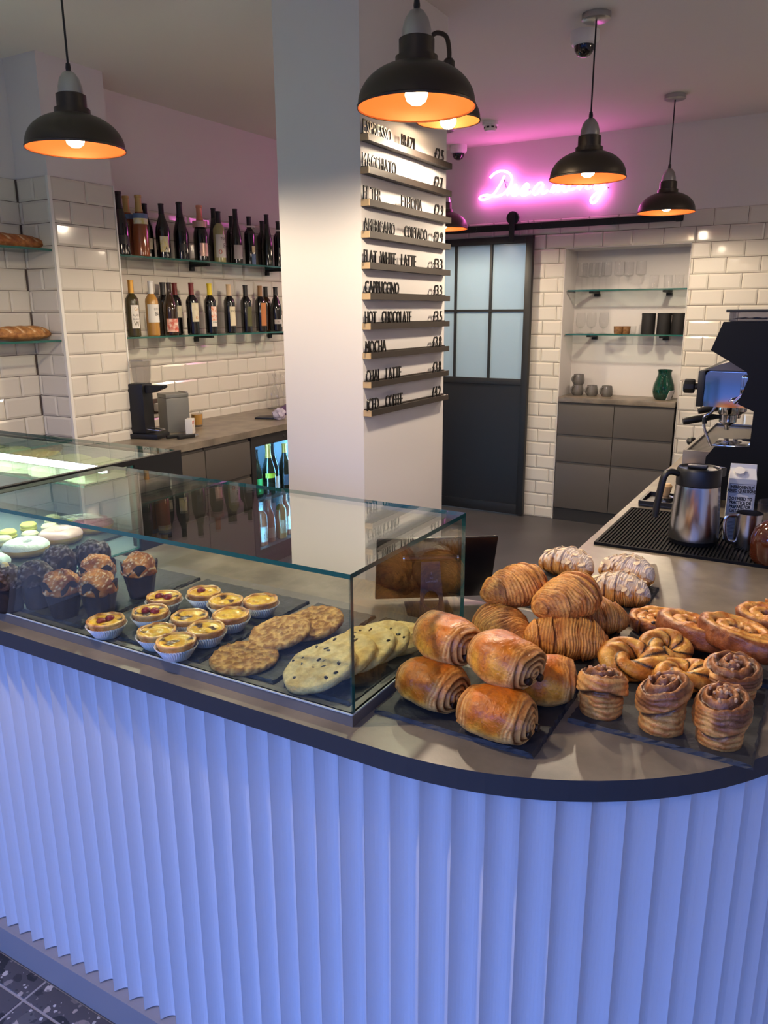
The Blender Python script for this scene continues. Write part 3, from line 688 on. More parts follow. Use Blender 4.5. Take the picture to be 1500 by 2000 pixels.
part('body', lathem('body', M_GREEN, [(0, 0), (.05, 0), (.066, .02), (.076, .06), (.07, .105), (.054, .15), (.046, .175), (.046, .19), (.052, .21), (.048, .21), (.042, .19), (.042, .175), (0, .17)], 32), jg)
part('handle', tubem('handle', M_GREEN, smooth_path([(.05, 0, .17), (.078, 0, .16), (.09, 0, .12), (.083, 0, .07), (.074, 0, .055)], 5), .008, 8), jg)
q = PY(1312, 785, 5.7)
setp(link('paper_card', boxm('paper_card', mat('white_card', (228, 228, 230), .6), -.03, .03, -.001, .001, 0, .07), None, (q.x-.03, 5.72, .944), (.35, 0, 1.2)), 'small white card leaning beside the green jug', 'card')
# ================================================================== WINE COUNTER
WX, WZ = -2.94, .88
def cabinet_x(label, y0, y1, rows, cols=1, D=.58):
    t = cabinet('drawer_cabinet', label, 0, y1-y0, 0, D, WZ-.006, cols, rows)
    t.location = (WX-.012, y0, 0); t.rotation_euler = (0, 0, PI/2)
cabinet_x('grey handleless drawer cabinet under the wine worktop beside the display fridge', 1.98, 3.13, [(.1, .47), (.47, .838)], 2, .37)
cabinet_x('narrow grey drawer cabinet next to the wine fridge', 3.132, 3.515, [(.1, .42), (.42, .62), (.62, .838)])
cabinet_x('grey drawer cabinet behind the pillar at the end of the wine worktop', 4.13, 4.88, [(.1, .47), (.47, .838)])
bm = bmesh.new()
prism(bm, [(XL+.012, BY1+.004), (BX+.016, BY1+.004), (BX+.016, BY0-.016), (XL+.012, BY0-.016), (XL+.012, 1.72), (WX, 1.72), (WX, 4.9), (XL+.012, 4.9)], 2, WZ-.038, WZ)
bmesh.ops.triangulate(bm, faces=[f for f in bm.faces if len(f.verts) > 4])
setp(link('wine_worktop', to_mesh(bm, 'wine_worktop', M_TOP)), 'long dark worktop running below the wine shelves', 'worktop')
# wine fridge
fr = thing('wine_fridge', 'undercounter wine fridge with lit blue interior and glass door', 'fridge', (WX-.012, 3.522, 0), (0, 0, PI/2))
FW, FD, FH = .60, .56, .838
M_FIN = mat('fridge_liner', (225, 230, 235), .35)
part('cabinet_shell', boxes('cabinet_shell', M_CABDARK, [(0, FW, FD-.02, FD, .08, FH), (0, .02, .04, FD-.02, .08, FH), (FW-.02, FW, .04, FD-.02, .08, FH), (.02, FW-.02, .04, FD-.02, .08, .1), (.02, FW-.02, .04, FD-.02, FH-.03, FH), (0, FW, .03, FD, 0, .08)]), fr)
part('liner', boxes('liner', M_FIN, [(.021, FW-.021, FD-.03, FD-.021, .101, FH-.031), (.021, .026, .05, FD-.03, .101, FH-.031), (FW-.026, FW-.021, .05, FD-.03, .101, FH-.031)]), fr)
d = part('door_frame', boxes('door_frame', mat('fridge_door_grey', (64, 62, 62), .4, metal=.5), [(0, .04, 0, .035, .08, FH), (FW-.04, FW, 0, .035, .08, FH), (.04, FW-.04, 0, .035, .08, .13), (.04, FW-.04, 0, .035, FH-.062, FH)]), fr)
part('door_glass', boxm('door_glass', M_GLASS, .04, FW-.04, .012, .02, .13, FH-.062), d)
part('lock', lathem('lock', M_CHROME, [(0, 0), (.008, 0), (.008, .004), (0, .004)], 12), d, loc=(.32, 0, FH-.03), rot=(PI/2, 0, 0))
part('hinge_pin', boxm('hinge_pin', M_CHROME, .004, .02, -.004, .03, FH, FH+.004), d)
M_LEDB = emit('led_ice_blue', (120, 190, 255), 120)
for x in (.045, FW-.055): part('led_strip', boxes('led_strip', M_LEDB, [(x, x+.01, .042, .052, .12, FH-.04)]), fr)
part('led_strip', boxes('led_strip', M_LEDB, [(.06, FW-.06, .06, .07, FH-.038, FH-.032)]), fr)
s = part('shelf', boxes('shelf', mat('fridge_shelf', (150, 160, 170), .3, metal=.6), [(.028, FW-.028, .06, FD-.04, .415, .421), (.028, FW-.028, .055, .06, .41, .426)]), fr)
# ------------------------------------------------------------------ bottles
def dark_glass(name, c): return mat(name, c, .07, spec=.6, coat=.4)
B_BLACK = dark_glass('bottle_black', (14, 13, 13)); B_GREEN = dark_glass('bottle_green', (16, 24, 14)); B_OLIVE = dark_glass('bottle_olive', (58, 52, 20))
B_AMBER = mat('bottle_amber_wine', (178, 132, 62), .08, coat=.5, spec=.6); B_ROSE = mat('bottle_rose_wine', (150, 84, 52), .08, coat=.5); B_WHITE = mat('bottle_white_wine', (172, 168, 116), .08, coat=.5)
B_BROWN = dark_glass('bottle_brown', (48, 30, 12))
PROFS = {
    'bordeaux': ([(0, 0), (.032, 0), (.0365, .005), (.0365, .19), (.034, .205), (.024, .221), (.0155, .233), (.0145, .245), (.0145, .295), (.016, .296), (.016, .303), (0, .303)], .233, .017, .0370, .303),
    'burgundy': ([(0, 0), (.036, 0), (.0405, .005), (.0405, .145), (.037, .172), (.028, .2), (.019, .225), (.0155, .243), (.0145, .255), (.0145, .29), (.016, .291), (.016, .298), (0, .298)], .24, .017, .0410, .298),
    'champagne': ([(0, 0), (.038, 0), (.044, .006), (.044, .14), (.041, .165), (.031, .2), (.022, .232), (.0175, .258), (.0165, .27), (.0165, .308), (.019, .31), (.018, .322), (0, .324)], .235, .021, .0445, .324),
    'hock': ([(0, 0), (.033, 0), (.0375, .005), (.0375, .13), (.034, .165), (.026, .21), (.0185, .25), (.015, .28), (.014, .325), (.0155, .326), (.0155, .333), (0, .333)], .272, .0165, .0380, .333)}
_bm = {}
def arc_label(r, a0, a1, z0, z1, m, n=10):
    R = [[(r*math.cos(a0+(a1-a0)*k/n), r*math.sin(a0+(a1-a0)*k/n), z) for k in range(n+1)] for z in (z0, z1)]
    return grid('label', m, R, closed=False)
def bent_text(s, m, size, r, ang, z, xs=.8):
    me = text_mesh(s, m, size, 0, xs, 0, 'CENTER').copy()
    for v in me.vertices:
        a = ang+v.co.x/r; v.co = Vector((r*math.cos(a), r*math.sin(a), z+v.co.y))
    return me
PAPER = mat('label_white', (224, 220, 212), .6)
def bottle(kind, body, cap, lab, loc, name='wine_bottle', rot=0.0, labels=(), group=None, sc_=1.0, cap0=None):
    """labels: (z0, z1, a0deg, a1deg, material, [(text, size, z, ang, material)])"""
    prof, zc, rc, rl, hh = PROFS[kind]
    t = thing(name, lab, 'bottle', loc, (0, 0, rot), group)
    if sc_ != 1: t.scale = (sc_,)*3
    k = (kind, body.name)
    if k not in _bm: _bm[k] = lathem('glass_body', body, prof, 24)
    part('glass_body', _bm[k], t)
    if cap:
        kk = (kind, cap.name, cap0)
        if kk not in _bm:
            z0 = cap0 or zc
            pr = [(r+.0009, z) for r, z in prof if z >= z0 and r > 0]
            import bisect
            for q in range(len(prof)-1):
                if prof[q][1] < z0 <= prof[q+1][1]:
                    f = (z0-prof[q][1])/(prof[q+1][1]-prof[q][1]); pr.insert(0, (prof[q][0]+(prof[q+1][0]-prof[q][0])*f+.0009, z0))
            pr.append((0, hh+.001)); _bm[kk] = lathem('capsule', cap, pr, 20)
        part('capsule', _bm[kk], t)
    for (z0, z1, a0, a1, m, txt) in labels:
        l = part('label', arc_label(rl, math.radians(a0), math.radians(a1), z0, z1, m), t)
        for (s, size, z, ang, mm) in txt: part('print', bent_text(s, mm, size, rl+.0005, math.radians(ang), z), l)
    return t
def cm_(n, c, r=.35, **k): return mat('capsule_'+n, c, r, **k)
C_BLK = cm_('black', (20, 18, 18)); C_GOLD = cm_('gold', (196, 150, 72), metal=.6); C_RED = cm_('red', (110, 26, 24)); C_WHT = cm_('white', (226, 224, 220))
C_YEL = cm_('yellow', (226, 200, 40)); C_CRM = cm_('cream', (206, 178, 140)); C_TAN = cm_('tan', (150, 110, 70)); C_PINK = cm_('rose_gold', (206, 142, 112), metal=.4); C_FOIL = cm_('pale_gold', (190, 164, 104), metal=.4)
INK = mat('label_ink', (30, 26, 24), .6); INKR = mat('label_ink_red', (196, 70, 46), .6)
P_YEL = mat('label_yellow_art', (222, 208, 132), .6, c2=(232, 228, 214), scale=45); P_RED = mat('label_red_art', (196, 72, 48), .6, c2=(236, 214, 196), scale=40)
P_MULTI = mat('label_orange_art', (222, 120, 70), .6, c2=(238, 232, 222), scale=70); P_CRM = mat('label_cream', (220, 208, 178), .6); P_BEI = mat('label_beige', (206, 196, 166), .6, c2=(220, 212, 190), scale=50)
P_OLV = mat('label_olive', (84, 84, 44), .6); P_ORA = mat('label_terracotta', (188, 118, 66), .6); P_PNK = mat('label_blush', (206, 168, 156), .3, metal=.3); P_GRY = mat('label_grey', (186, 178, 178), .6)
P_BLU = mat('label_blue', (96, 122, 160), .5); P_DRK = mat('label_dark', (36, 34, 36), .5)
S1, S2 = 1.857, 1.427
SHX0, SHX1 = XL+.012, -3.37
for z, lab in ((S1, 'upper glass wine shelf on the tiled wall'), (S2, 'lower glass wine shelf on the tiled wall')):
    glass_shelf('glass_shelf', lab, SHX0, SHX1, BY1+.01, 4.62, z, (3.06, 3.77, 4.52), 'glass wine shelves', 'x')
def wy(px, py, x): return PX(px, py, x).y
UP = [  # px, x, kind, body, capsule, label text, labels
    (240, -3.42, 'champagne', B_BLACK, C_BLK, 'black sparkling bottle with black foil at the chimney breast end of the upper shelf', [(.055, .1, -60, 10, P_DRK, [])]),
    (254, -3.51, 'champagne', B_ROSE, C_FOIL, 'rosé sparkling bottle with pale gold foil standing behind the first black one', [(.2, .225, -90, 90, P_BLU, [])]),
    (278, -3.43, 'champagne', B_ROSE, C_FOIL, 'rosé sparkling bottle with pale gold foil and blue neck label in the front row', [(.2, .225, -90, 90, P_BLU, []), (.17, .2, -90, 90, P_YEL, [])]),
    (289, -3.52, 'burgundy', B_BLACK, C_BLK, 'dark bottle mostly hidden behind the front rosé sparkling bottle', [(.05, .11, -60, 10, P_BEI, [])]),
    (321, -3.44, 'burgundy', B_BLACK, C_BLK, 'black bottle with square yellow picture label', [(.035, .12, -70, 0, P_YEL, [('A', .03, .045, -22, INK)])]),
    (356, -3.44, 'champagne', B_BLACK, C_BLK, 'black bottle with a plain dark label on the upper shelf', [(.05, .09, -60, 0, P_DRK, [])]),
    (394, -3.44, 'champagne', B_BLACK, C_PINK, 'black sparkling bottle with rose gold foil and blush label', [(.03, .105, -55, 15, P_PNK, []), (.195, .232, -180, 180, P_PNK, [])]),
    (421, -3.52, 'hock', B_BLACK, C_BLK, 'dark bottle hidden behind the clear white wine bottle', [(.03, .1, -60, 0, P_BEI, [])]),
    (430, -3.43, 'bordeaux', B_WHITE, C_BLK, 'clear bottle of white wine with white label and red dot', [(.03, .165, -85, 50, PAPER, [('TON', .022, .135, -5, INK), ('8', .045, .085, 2, INK), ('o', .06, .05, -42, INKR)])]),
    (455, -3.52, 'bordeaux', B_BLACK, C_BLK, 'dark bottle behind the tall slim bottle with grey label', [(.19, .2, -60, 60, PAPER, [])]),
    (463, -3.43, 'hock', B_BLACK, C_BLK, 'tall slim black bottle with square grey label', [(.03, .115, -75, 25, P_GRY, [('I', .045, .045, 10, INK)])]),
    (489, -3.45, 'bordeaux', B_BLACK, C_BLK, 'black bottle with small picture label and blue strip', [(.08, .12, -30, 15, P_YEL, []), (.0, .07, -35, 20, P_BLU, []), (.235, .245, -90, 90, PAPER, [])]),
    (514, -3.53, 'bordeaux', B_BLACK, C_BLK, 'dark bottle behind the slim dark green bottle', []),
    (523, -3.44, 'hock', B_GREEN, C_BLK, 'slim dark green bottle with no visible label', []),
    (545, -3.45, 'bordeaux', B_BLACK, C_BLK, 'black bottle at the pillar end of the upper shelf', [(.09, .13, -50, 0, P_BEI, []), (.235, .245, -90, 90, PAPER, [])])]
for (px, xx, kd, bd, cp, lb, ls) in UP:
    bottle(kd, bd, cp, lb, (xx, wy(px, 500, xx), S1), labels=ls, group='bottles on the upper wine shelf')
LO = [
    (263, -3.43, 'bordeaux', B_OLIVE, C_GOLD, 'olive bottle with gold capsule and tall white label', [(.045, .17, -55, 20, PAPER, [('Gr', .026, .14, -10, C_GOLD), ('ALAN', .018, .11, -16, INK), ('BLANC', .014, .09, -16, INK), ('W', .04, .055, -12, P_OLV)])]),
    (301, -3.43, 'bordeaux', B_AMBER, C_WHT, 'amber wine bottle with white capsule and wide white label', [(.075, .175, -85, 45, PAPER, [('LITTLE', .02, .142, 8, INK), ('BAC', .028, .112, 12, INK)])]),
    (336, -3.42, 'burgundy', B_BROWN, None, 'short sloping bottle with red and white art label', [(.02, .095, -80, 50, P_RED, [('V', .05, .04, 25, PAPER)])]),
    (347, -3.53, 'bordeaux', B_BLACK, C_RED, 'red capped dark bottle standing behind the art label bottle', [(.1, .17, -30, 30, P_BEI, [])]),
    (324, -3.53, 'bordeaux', B_BLACK, C_BLK, 'black capped dark bottle behind the art label bottle', []),
    (379, -3.44, 'bordeaux', B_BLACK, C_RED, 'red capped dark bottle with patterned beige label', [(.075, .185, -50, 40, P_BEI, [('o', .04, .09, -5, P_ORA)])]),
    (414, -3.44, 'bordeaux', B_BLACK, C_YEL, 'dark bottle with bright yellow capsule and orange picture label', [(.08, .165, -40, 35, P_MULTI, []), (.045, .08, -40, 35, PAPER, [('MORAMIA', .011, .066, 0, INK)])]),
    (451, -3.44, 'bordeaux', B_BLACK, C_CRM, 'dark bottle with cream capsule and cream label', [(.045, .165, -45, 35, P_CRM, [('EVOE', .022, .13, 0, INK)])]),
    (483, -3.45, 'bordeaux', B_BLACK, C_BLK, 'dark bottle with olive green label', [(.04, .165, -35, 45, P_OLV, [])]),
    (511, -3.45, 'bordeaux', B_BLACK, C_TAN, 'dark bottle with tan capsule and terracotta label', [(.04, .19, -45, 35, P_ORA, [])]),
    (522, -3.53, 'bordeaux', B_BROWN, C_BLK, 'dark bottle mostly hidden behind the terracotta label bottle', []),
    (541, -3.44, 'burgundy', B_BLACK, C_BLK, 'black bottle with two white labels at the pillar end', [(.05, .08, -70, 5, P_GRY, [('BIO', .014, .06, -30, INK)]), (.03, .11, 8, 45, PAPER, [('Y', .04, .05, 26, INK)])])]
for (px, xx, kd, bd, cp, lb, ls) in LO:
    bottle(kd, bd, cp, lb, (xx, wy(px, 655, xx), S2), labels=ls, group='bottles on the lower wine shelf')
# bottles inside the wine fridge
FY = 3.522
P_NEONG = mat('label_green', (70, 170, 90), .5); P_LIME = mat('label_lime', (170, 190, 50), .5)
for k, (yy, xx, kd, bd, lb, ls) in enumerate([
    (.10, -3.06, 'burgundy', B_GREEN, 'dark bottle with pale label at the hinge side of the top fridge shelf', [(.03, .1, -60, 30, P_GRY, [])]),
    (.19, -3.08, 'burgundy', B_GREEN, 'dark bottle with bright green label in the wine fridge', [(.02, .12, -60, 40, P_NEONG, [])]),
    (.29, -3.06, 'champagne', B_GREEN, 'dark green bottle with lime band in the wine fridge', [(.11, .14, -80, 60, P_LIME, [])]),
    (.38, -3.10, 'champagne', B_BLACK, 'black bottle with white label in the top of the wine fridge', [(.02, .1, -60, 40, PAPER, [])]),
    (.47, -3.07, 'burgundy', B_GREEN, 'dark bottle at the handle side of the top fridge shelf', [(.03, .1, -60, 40, P_BLU, [])]),
    (.15, -3.24, 'champagne', B_BLACK, 'dark bottle at the back of the top fridge shelf', []), (.34, -3.26, 'champagne', B_BLACK, 'second dark bottle at the back of the top fridge shelf', [])]):
    bottle(kd, bd, C_BLK if k % 2 else C_GOLD, lb, (xx, FY+yy, .427), labels=ls, group='bottles in the wine fridge')
for k, (yy, xx, kd, bd, lb, ls) in enumerate([
    (.10, -3.06, 'hock', B_WHITE, 'slim pale bottle standing low in the wine fridge', [(.03, .15, -60, 40, PAPER, [])]),
    (.21, -3.07, 'bordeaux', B_ROSE, 'rosé bottle with white label low in the wine fridge', [(.03, .13, -70, 40, PAPER, [('N', .05, .05, -15, INK)])]),
    (.31, -3.09, 'burgundy', B_ROSE, 'rosé burgundy shaped bottle low in the wine fridge', [(.03, .1, -60, 40, P_PNK, [])]),
    (.41, -3.07, 'bordeaux', B_AMBER, 'amber bottle low in the wine fridge', [(.04, .13, -60, 40, P_BEI, [])]),
    (.50, -3.10, 'bordeaux', B_ROSE, 'rosé bottle at the handle side low in the wine fridge', [(.04, .13, -60, 40, PAPER, [])])]):
    bottle(kd, bd, C_WHT if k % 2 else C_PINK, lb, (xx, FY+yy, .1015), labels=ls, group='bottles in the wine fridge')
# ------------------------------------------------------------------ things on the wine worktop
g = thing('coffee_grinder', 'slim black electric coffee grinder with clear hopper', 'grinder', (-3.30, wy(286, 850, -3.30)-.0, WZ), (0, 0, .25))
part('foot', boxm('foot', M_BLACKP, -.07, .11, -.065, .065, 0, .028, bevel=.006), g)
part('column', boxm('column', M_BLACKP, -.07, .03, -.05, .05, .028, .30, bevel=.008), g)
part('spout_arm', prismm('spout_arm', M_BLACKP, [(.03, .25), (.03, .292), (.14, .292), (.14, .278), (.07, .25)], 1, -.028, .028, bevel=.003), g)
part('hopper', lathem('hopper', glass('hopper_plastic', (236, 234, 232), 1.4, .05, .06), [(.044, .30), (.05, .33), (.056, .42), (.053, .42), (.047, .33), (.041, .302)], 4, closed=True, angle=20), g, rot=(0, 0, PI/4))
part('lid', lathem('lid', mat('hopper_lid', (150, 146, 142), .2), [(0, .421), (.058, .421), (.058, .428), (0, .43)], 4, angle=20), g, rot=(0, 0, PI/4))
part('fork', tubem('fork', M_CHROME, [(.03, -.03, .05), (.1, -.03, .045), (.1, .03, .045), (.03, .03, .05)], .004), g)
bx = thing('grey_canister', 'grey rectangular metal tea box beside the black grinder', 'box', (-3.33, wy(342, 838, -3.33), WZ), (0, 0, -.35))
M_GBOX = mat('grey_box_paint', (122, 122, 118), .35, metal=.3)
part('body', boxm('body', M_GBOX, -.06, .06, -.07, .07, 0, .2, bevel=.004), bx); part('lid', boxm('lid', M_GBOX, -.061, .061, -.071, .071, .201, .224, bevel=.004), bx)
part('hinge', boxm('hinge', M_ALU, -.05, .05, .06, .072, .225, .23), bx)
c = thing('card_box', 'small white carton with red lettering by the grey box', 'carton', (-3.19, wy(372, 842, -3.19), WZ), (0, 0, .55))
part('carton', boxm('carton', PAPER, -.02, .02, -.035, .035, 0, .085, bevel=.001), c)
for (s, z, sz) in (('RXY', .055, .026), ('F', .038, .018)): part('print', text_mesh(s, INKR, sz, .0003, 1, 0, 'CENTER'), c, loc=(.0205, -.006, z), rot=(PI/2, 0, PI/2))
t = thing('amber_tumbler', 'glass tumbler of amber tea on the wine worktop', 'glass', (-3.36, wy(385, 822, -3.36), WZ))
part('glass', lathem('glass', M_VESSEL, wine_glass(.1, .036, 'cup'), 20), t); part('drink', lathem('drink', mat('amber_tea', (186, 140, 70), .1), [(0, .011), (.0305, .011), (.0335, .05), (.034, .075), (0, .075)], 20), t)
for k, (a, xx) in enumerate(((349, -3.14), (354, -3.08))):
    pf = thing('bar_tool', ['black portafilter handle lying before the grey box', 'slim black tamper tool lying before the grey box'][k], 'tool', (xx, wy(345+20*k, 852, xx), WZ), (0, 0, 1.2+.2*k))
    part('grip', boxm('grip', M_BLACKP, -.06, .05, -.012, .012, 0, .02, bevel=.006), pf); part('ferrule', boxm('ferrule', M_CHROME, .05, .075, -.009, .009, .002, .018, bevel=.003), pf)
car = [(0, 0), (.04, 0), (.047, .01), (.047, .11), (.034, .15), (.024, .19), (.024, .22), (.033, .255), (.031, .255), (.022, .22), (.022, .19), (.032, .15), (.045, .11), (.044, .012), (0, .008)]
cme = lathem('carafe', M_VESSEL, car, 24)
for (a, xx, lb_) in ((533, -3.50, 'at the wall, first towards the grinder'), (543, -3.40, 'standing in front of the other two'), (556, -3.50, 'half hidden behind the pillar')): setp(link('carafe', cme, None, (xx, wy(a, 790, xx), WZ)), 'clear glass carafe '+lb_, 'carafe', 'carafes by the pillar')
# folded purple apron and crumpled paper
bm = bmesh.new(); bmesh.ops.create_grid(bm, x_segments=16, y_segments=16, size=.13)
for v in bm.verts:
    v.co.z = .012+.03*max(0, nz(v.co.x, v.co.y, 0, 9))+.03*max(0, v.co.y)/.13+.005*nz(v.co.x, v.co.y, 1, 30)
r = bmesh.ops.extrude_face_region(bm, geom=bm.faces[:])
for v in [q for q in r['geom'] if isinstance(q, bmesh.types.BMVert)]: v.co.z = 0.0
bmesh.ops.recalc_face_normals(bm, faces=bm.faces[:])
setp(link('folded_apron', to_mesh(bm, 'folded_apron', mat('purple_cloth', (86, 62, 98), .8, bump=.3, bscale=200), True), None, (-3.22, wy(556, 800, -3.2)+.16, WZ), (0, 0, .3)), 'folded purple cloth on the wine worktop by the pillar', 'cloth')
bm = bmesh.new(); bmesh.ops.create_icosphere(bm, subdivisions=3, radius=.04)
for v in bm.verts: v.co *= 1+.45*nz(v.co.x, v.co.y, v.co.z, 45); v.co.z = max(v.co.z, -.034)
setp(link('paper_ball', to_mesh(bm, 'paper_ball', mat('mauve_paper', (176, 168, 186), .7)), None, (-3.10, wy(546, 806, -3.10), WZ+.034)), 'crumpled ball of pale paper beside the purple cloth', 'paper')
setp(link('black_tray', boxm('black_tray', M_BLACKP, -.08, .08, -.06, .06, 0, .012, bevel=.004), None, (-3.2, wy(525, 806, -3.2), WZ), (0, 0, .4)), 'flat black tray lying beside the crumpled paper', 'tray')
# socket on the wall behind the grinder
so = thing('wall_socket', 'white plug in a wall socket behind the black grinder', 'socket', (XL+.0115, wy(304, 820, XL), 1.0))
part('plate', boxm('plate', mat('brown_plate', (70, 54, 44), .4), 0, .01, -.07, .07, -.04, .05, bevel=.002), so); part('plug', boxm('plug', MATS['white_plastic'], .01, .05, -.03, .02, -.025, .025, bevel=.008), so)
# ------------------------------------------------------------------ left bread shelves
for z, lab in ((S1, 'upper glass bread shelf beside the chimney breast'), (S2, 'lower glass bread shelf beside the chimney breast')):
    glass_shelf('glass_shelf', lab, SHX0, -3.362, 1.75, BY0-.014, z, (2.28, 1.85), 'glass bread shelves', 'x')
def loaf(L, R, seed, cA, cB, flour):
    nu, nv = 60, 28; rings, cols = [], []
    for i in range(nu+1):
        s = -1+2*i/nu; rr = max(.02, (1-abs(s)**3.2))**.5
        ring, cr = [], []
        for k in range(nv):
            a = 2*PI*k/nv; y = math.cos(a); z = math.sin(a)
            n = 1+.08*nz(s*L*1.0, y*R, z*R, 28, seed)
            zz = z*R*.78*rr*n if z > 0 else z*R*.5*rr
            slash = max(0, math.sin((s*5+y*.8)*PI))**6*(.0 if z < .3 else 1)
            ring.append((s*L, y*R*rr*n, zz - .006*slash + R*.5)); 
            t = .5+.9*nz(s*L, y*R, z*R, 40, seed); c = mixc(cA, cB, t)
            if flour: c = mixc(c, (226, 206, 176), slash*.8+.3*max(0, nz(s*L, y*R, z, 60, seed)))
            ring[-1] = (ring[-1][0], ring[-1][1], max(0, ring[-1][2])); cr.append(c)
        rings.append(ring); cols.append(cr)
    return grid('loaf', pastry('bread_crust', .65, 0, .6, 90), rings, cols, cap0=True, cap1=True)
for (z, py, xx, L, R, sd, cA, cB, fl, lab, pe) in ((S1, 480, -3.46, .19, .05, 3, (130, 70, 34), (176, 112, 60), True, 'long slashed loaf on the upper bread shelf', 86), (S2, 660, -3.46, .16, .055, 9, (132, 82, 40), (190, 138, 78), True, 'floury brown loaf on the lower bread shelf', 98)):
    y = wy(pe, py, xx)-L
    setp(link('bread_loaf', loaf(L, R, sd, cA, cB, fl), None, (xx, y, z), (0, 0, PI/2)), lab, 'bread')
# ================================================================== COFFEE SIDE OF THE COUNTER
bmx = thing('bar_mat', 'black ribbed rubber bar mat on the right-hand counter', 'bar mat', (-.534, 2.095, CT))
MW, MD = .62, .458
part('tray', boxes('tray', M_RUBBER, [(0, MW, 0, MD, 0, .003), (0, MW, 0, .008, .003, .008), (0, MW, MD-.008, MD, .003, .008), (0, .008, .008, MD-.008, .003, .008), (MW-.008, MW, .008, MD-.008, .003, .008)]), bmx)
rib = boxm('rib', M_RUBBER, -.0024, .0024, .009, MD-.009, .003, .0068)
k = .014
while k < MW-.012:
    link('rib', rib, bmx, (k, 0, 0)); k += .0098
ZM = CT+.0070
def rot_to(v): return math.atan2(v.y, v.x)
HA = rot_to(Vector((-_r.x, -_r.y)))           # direction of picture-left, used for handles seen in profile
# thermal jug
jl = Vector((-.295, 2.24, ZM))
kj = thing('thermal_jug', 'brushed steel insulated jug with black lid and handle', 'jug', jl, (0, 0, HA))
part('body', lathem('body', M_STEEL, [(0, .012), (.0665, .012), (.0655, .05), (.0585, .155), (.0575, .163), (0, .163)], 48), kj)
part('base_ring', lathem('base_ring', M_BLACKP, [(0, 0), (.064, 0), (.066, .012), (0, .012)], 40), kj)
lid = part('lid', lathem('lid', M_BLACKP, [(.0565, .163), (.0585, .165), (.0585, .205), (.055, .212), (.047, .207), (0, .207)], 40), kj)
part('spout', prismm('spout', M_BLACKP, [(-.045, -.022), (-.076, 0), (-.045, .022)], 2, .185, .211, bevel=.002), lid)
part('thumb_lever', boxm('thumb_lever', M_BLACKP, -.02, .03, -.012, .012, .208, .217, bevel=.003), lid, rot=(0, 0, -.6))
part('handle', tubem('handle', M_BLACKP, smooth_path([(.05, 0, .192), (.078, 0, .200), (.094, 0, .190), (.101, 0, .16), (.108, 0, .11), (.112, 0, .072)], 5), [.012]*26, 10, flat=.75), kj)
# oat drink carton
ca = thing('drink_carton', 'grey oat drink carton printed with a white speech cloud', 'carton', (-.193, 2.335, ZM), (0, 0, .13))
M_CTN = mat('carton_grey', (176, 180, 186), .5); h = .178; a = .035
part('body', boxm('body', M_CTN, -a, a, -a, a, 0, h, bevel=.0015), ca)
bm = bmesh.new(); prism(bm, [(-a, h), (a, h), (a*.95, h+.036), (-a*.95, h+.036)], 1, -.002, .002)
gv = [bm.verts.new(p) for p in ((-a, -a, h), (a, -a, h), (a, a, h), (-a, a, h), (-a*.9, 0, h+.026), (a*.9, 0, h+.026))]
for f in ((0, 1, 5, 4), (2, 3, 4, 5), (1, 2, 5), (3, 0, 4)): bm.faces.new([gv[i] for i in f])
part('gable_top', to_mesh(bm, 'gable_top', mat('carton_white', (214, 214, 214), .5)), ca)
bm = bmesh.new(); tube(bm, [(0, 0, 0), (0, 0, .012)], .014, 16)
part('screw_cap', to_mesh(bm, 'screw_cap', PAPER, True, 40), ca, loc=(-.01, -.018, h+.012), rot=(.6, 0, 0))
pts = [(.0295*(1+.09*abs(math.sin(4.5*t)))*math.cos(t), .0255*(1+.09*abs(math.sin(4.5*t)))*math.sin(t)) for t in [2*PI*k/72 for k in range(72)]]
cl_ = part('speech_cloud', prismm('speech_cloud', PAPER, pts, 1, -.0006, 0), ca, loc=(-.001, -a-.0001, .107))
for k, s in enumerate(('DO I NEED TO', 'PRACTICE OR', 'PREPARE FOR', 'OAT DRINK?')):
    part('print', text_mesh(s, INK, .0125, .0001, .72, .0007, 'CENTER'), cl_, loc=(0, -.0009, .0105-.0115*k), rot=(PI/2, 0, 0))
for k, s in enumerate(('INFREQUENTLY', 'ASKED QUESTIONS')):
    part('print', text_mesh(s, INK, .0115, .0001, .72, .0006, 'CENTER'), ca, loc=(0, -a-.0006, .1505-.0105*k), rot=(PI/2, 0, 0))
part('print_frame', boxes('print_frame', INK, [(-.031, .031, -a-.0006, -a, .163, .1637), (-.031, .031, -a-.0006, -a, .137, .1377), (-.031, -.0303, -a-.0006, -a, .137, .1637), (.0303, .031, -a-.0006, -a, .137, .1637)]), ca)
part('small_print', boxes('small_print', mat('small_print_grey', (110, 110, 112), .6), [(-.03, .024-.006*((k*7) % 3), -a-.0005, -a, .074-.004*k, .0754-.004*k) for k in range(17)]), ca)
# milk pitchers
def pitcher(loc, label, r=.034, h=.098, rz=HA):
    t = thing('milk_pitcher', label, 'pitcher', loc, (0, 0, rz), 'steel milk pitchers')
    part('body', lathem('body', M_STEEL, [(0, 0), (r*1.02, 0), (r*1.06, .008), (r, h*.7), (r*1.02, h), (r*.98, h), (r*.95, h*.7), (r, .01), (0, .006)], 32), t)
    part('handle', tubem('handle', M_STEEL, smooth_path([(r*.98, 0, h*.93), (r+.026, 0, h*.9), (r+.03, 0, h*.6), (r+.02, 0, h*.22), (r, 0, h*.16)], 5), .0035, 8, flat=1.6), t)
pitcher((-.158, 2.245, ZM), 'steel milk pitcher standing between the carton and the brown flask')
setp(link('clear_cup', lathem('clear_cup', M_VESSEL, wine_glass(.11, .04, 'cup'), 24), None, (-.108, 2.36, ZM)), 'tall clear glass cup behind the steel milk pitcher', 'glass')
fk = thing('syrup_flask', 'round glass flask of brown chocolate syrup with cork stopper', 'flask', (-.085, 2.145, ZM))
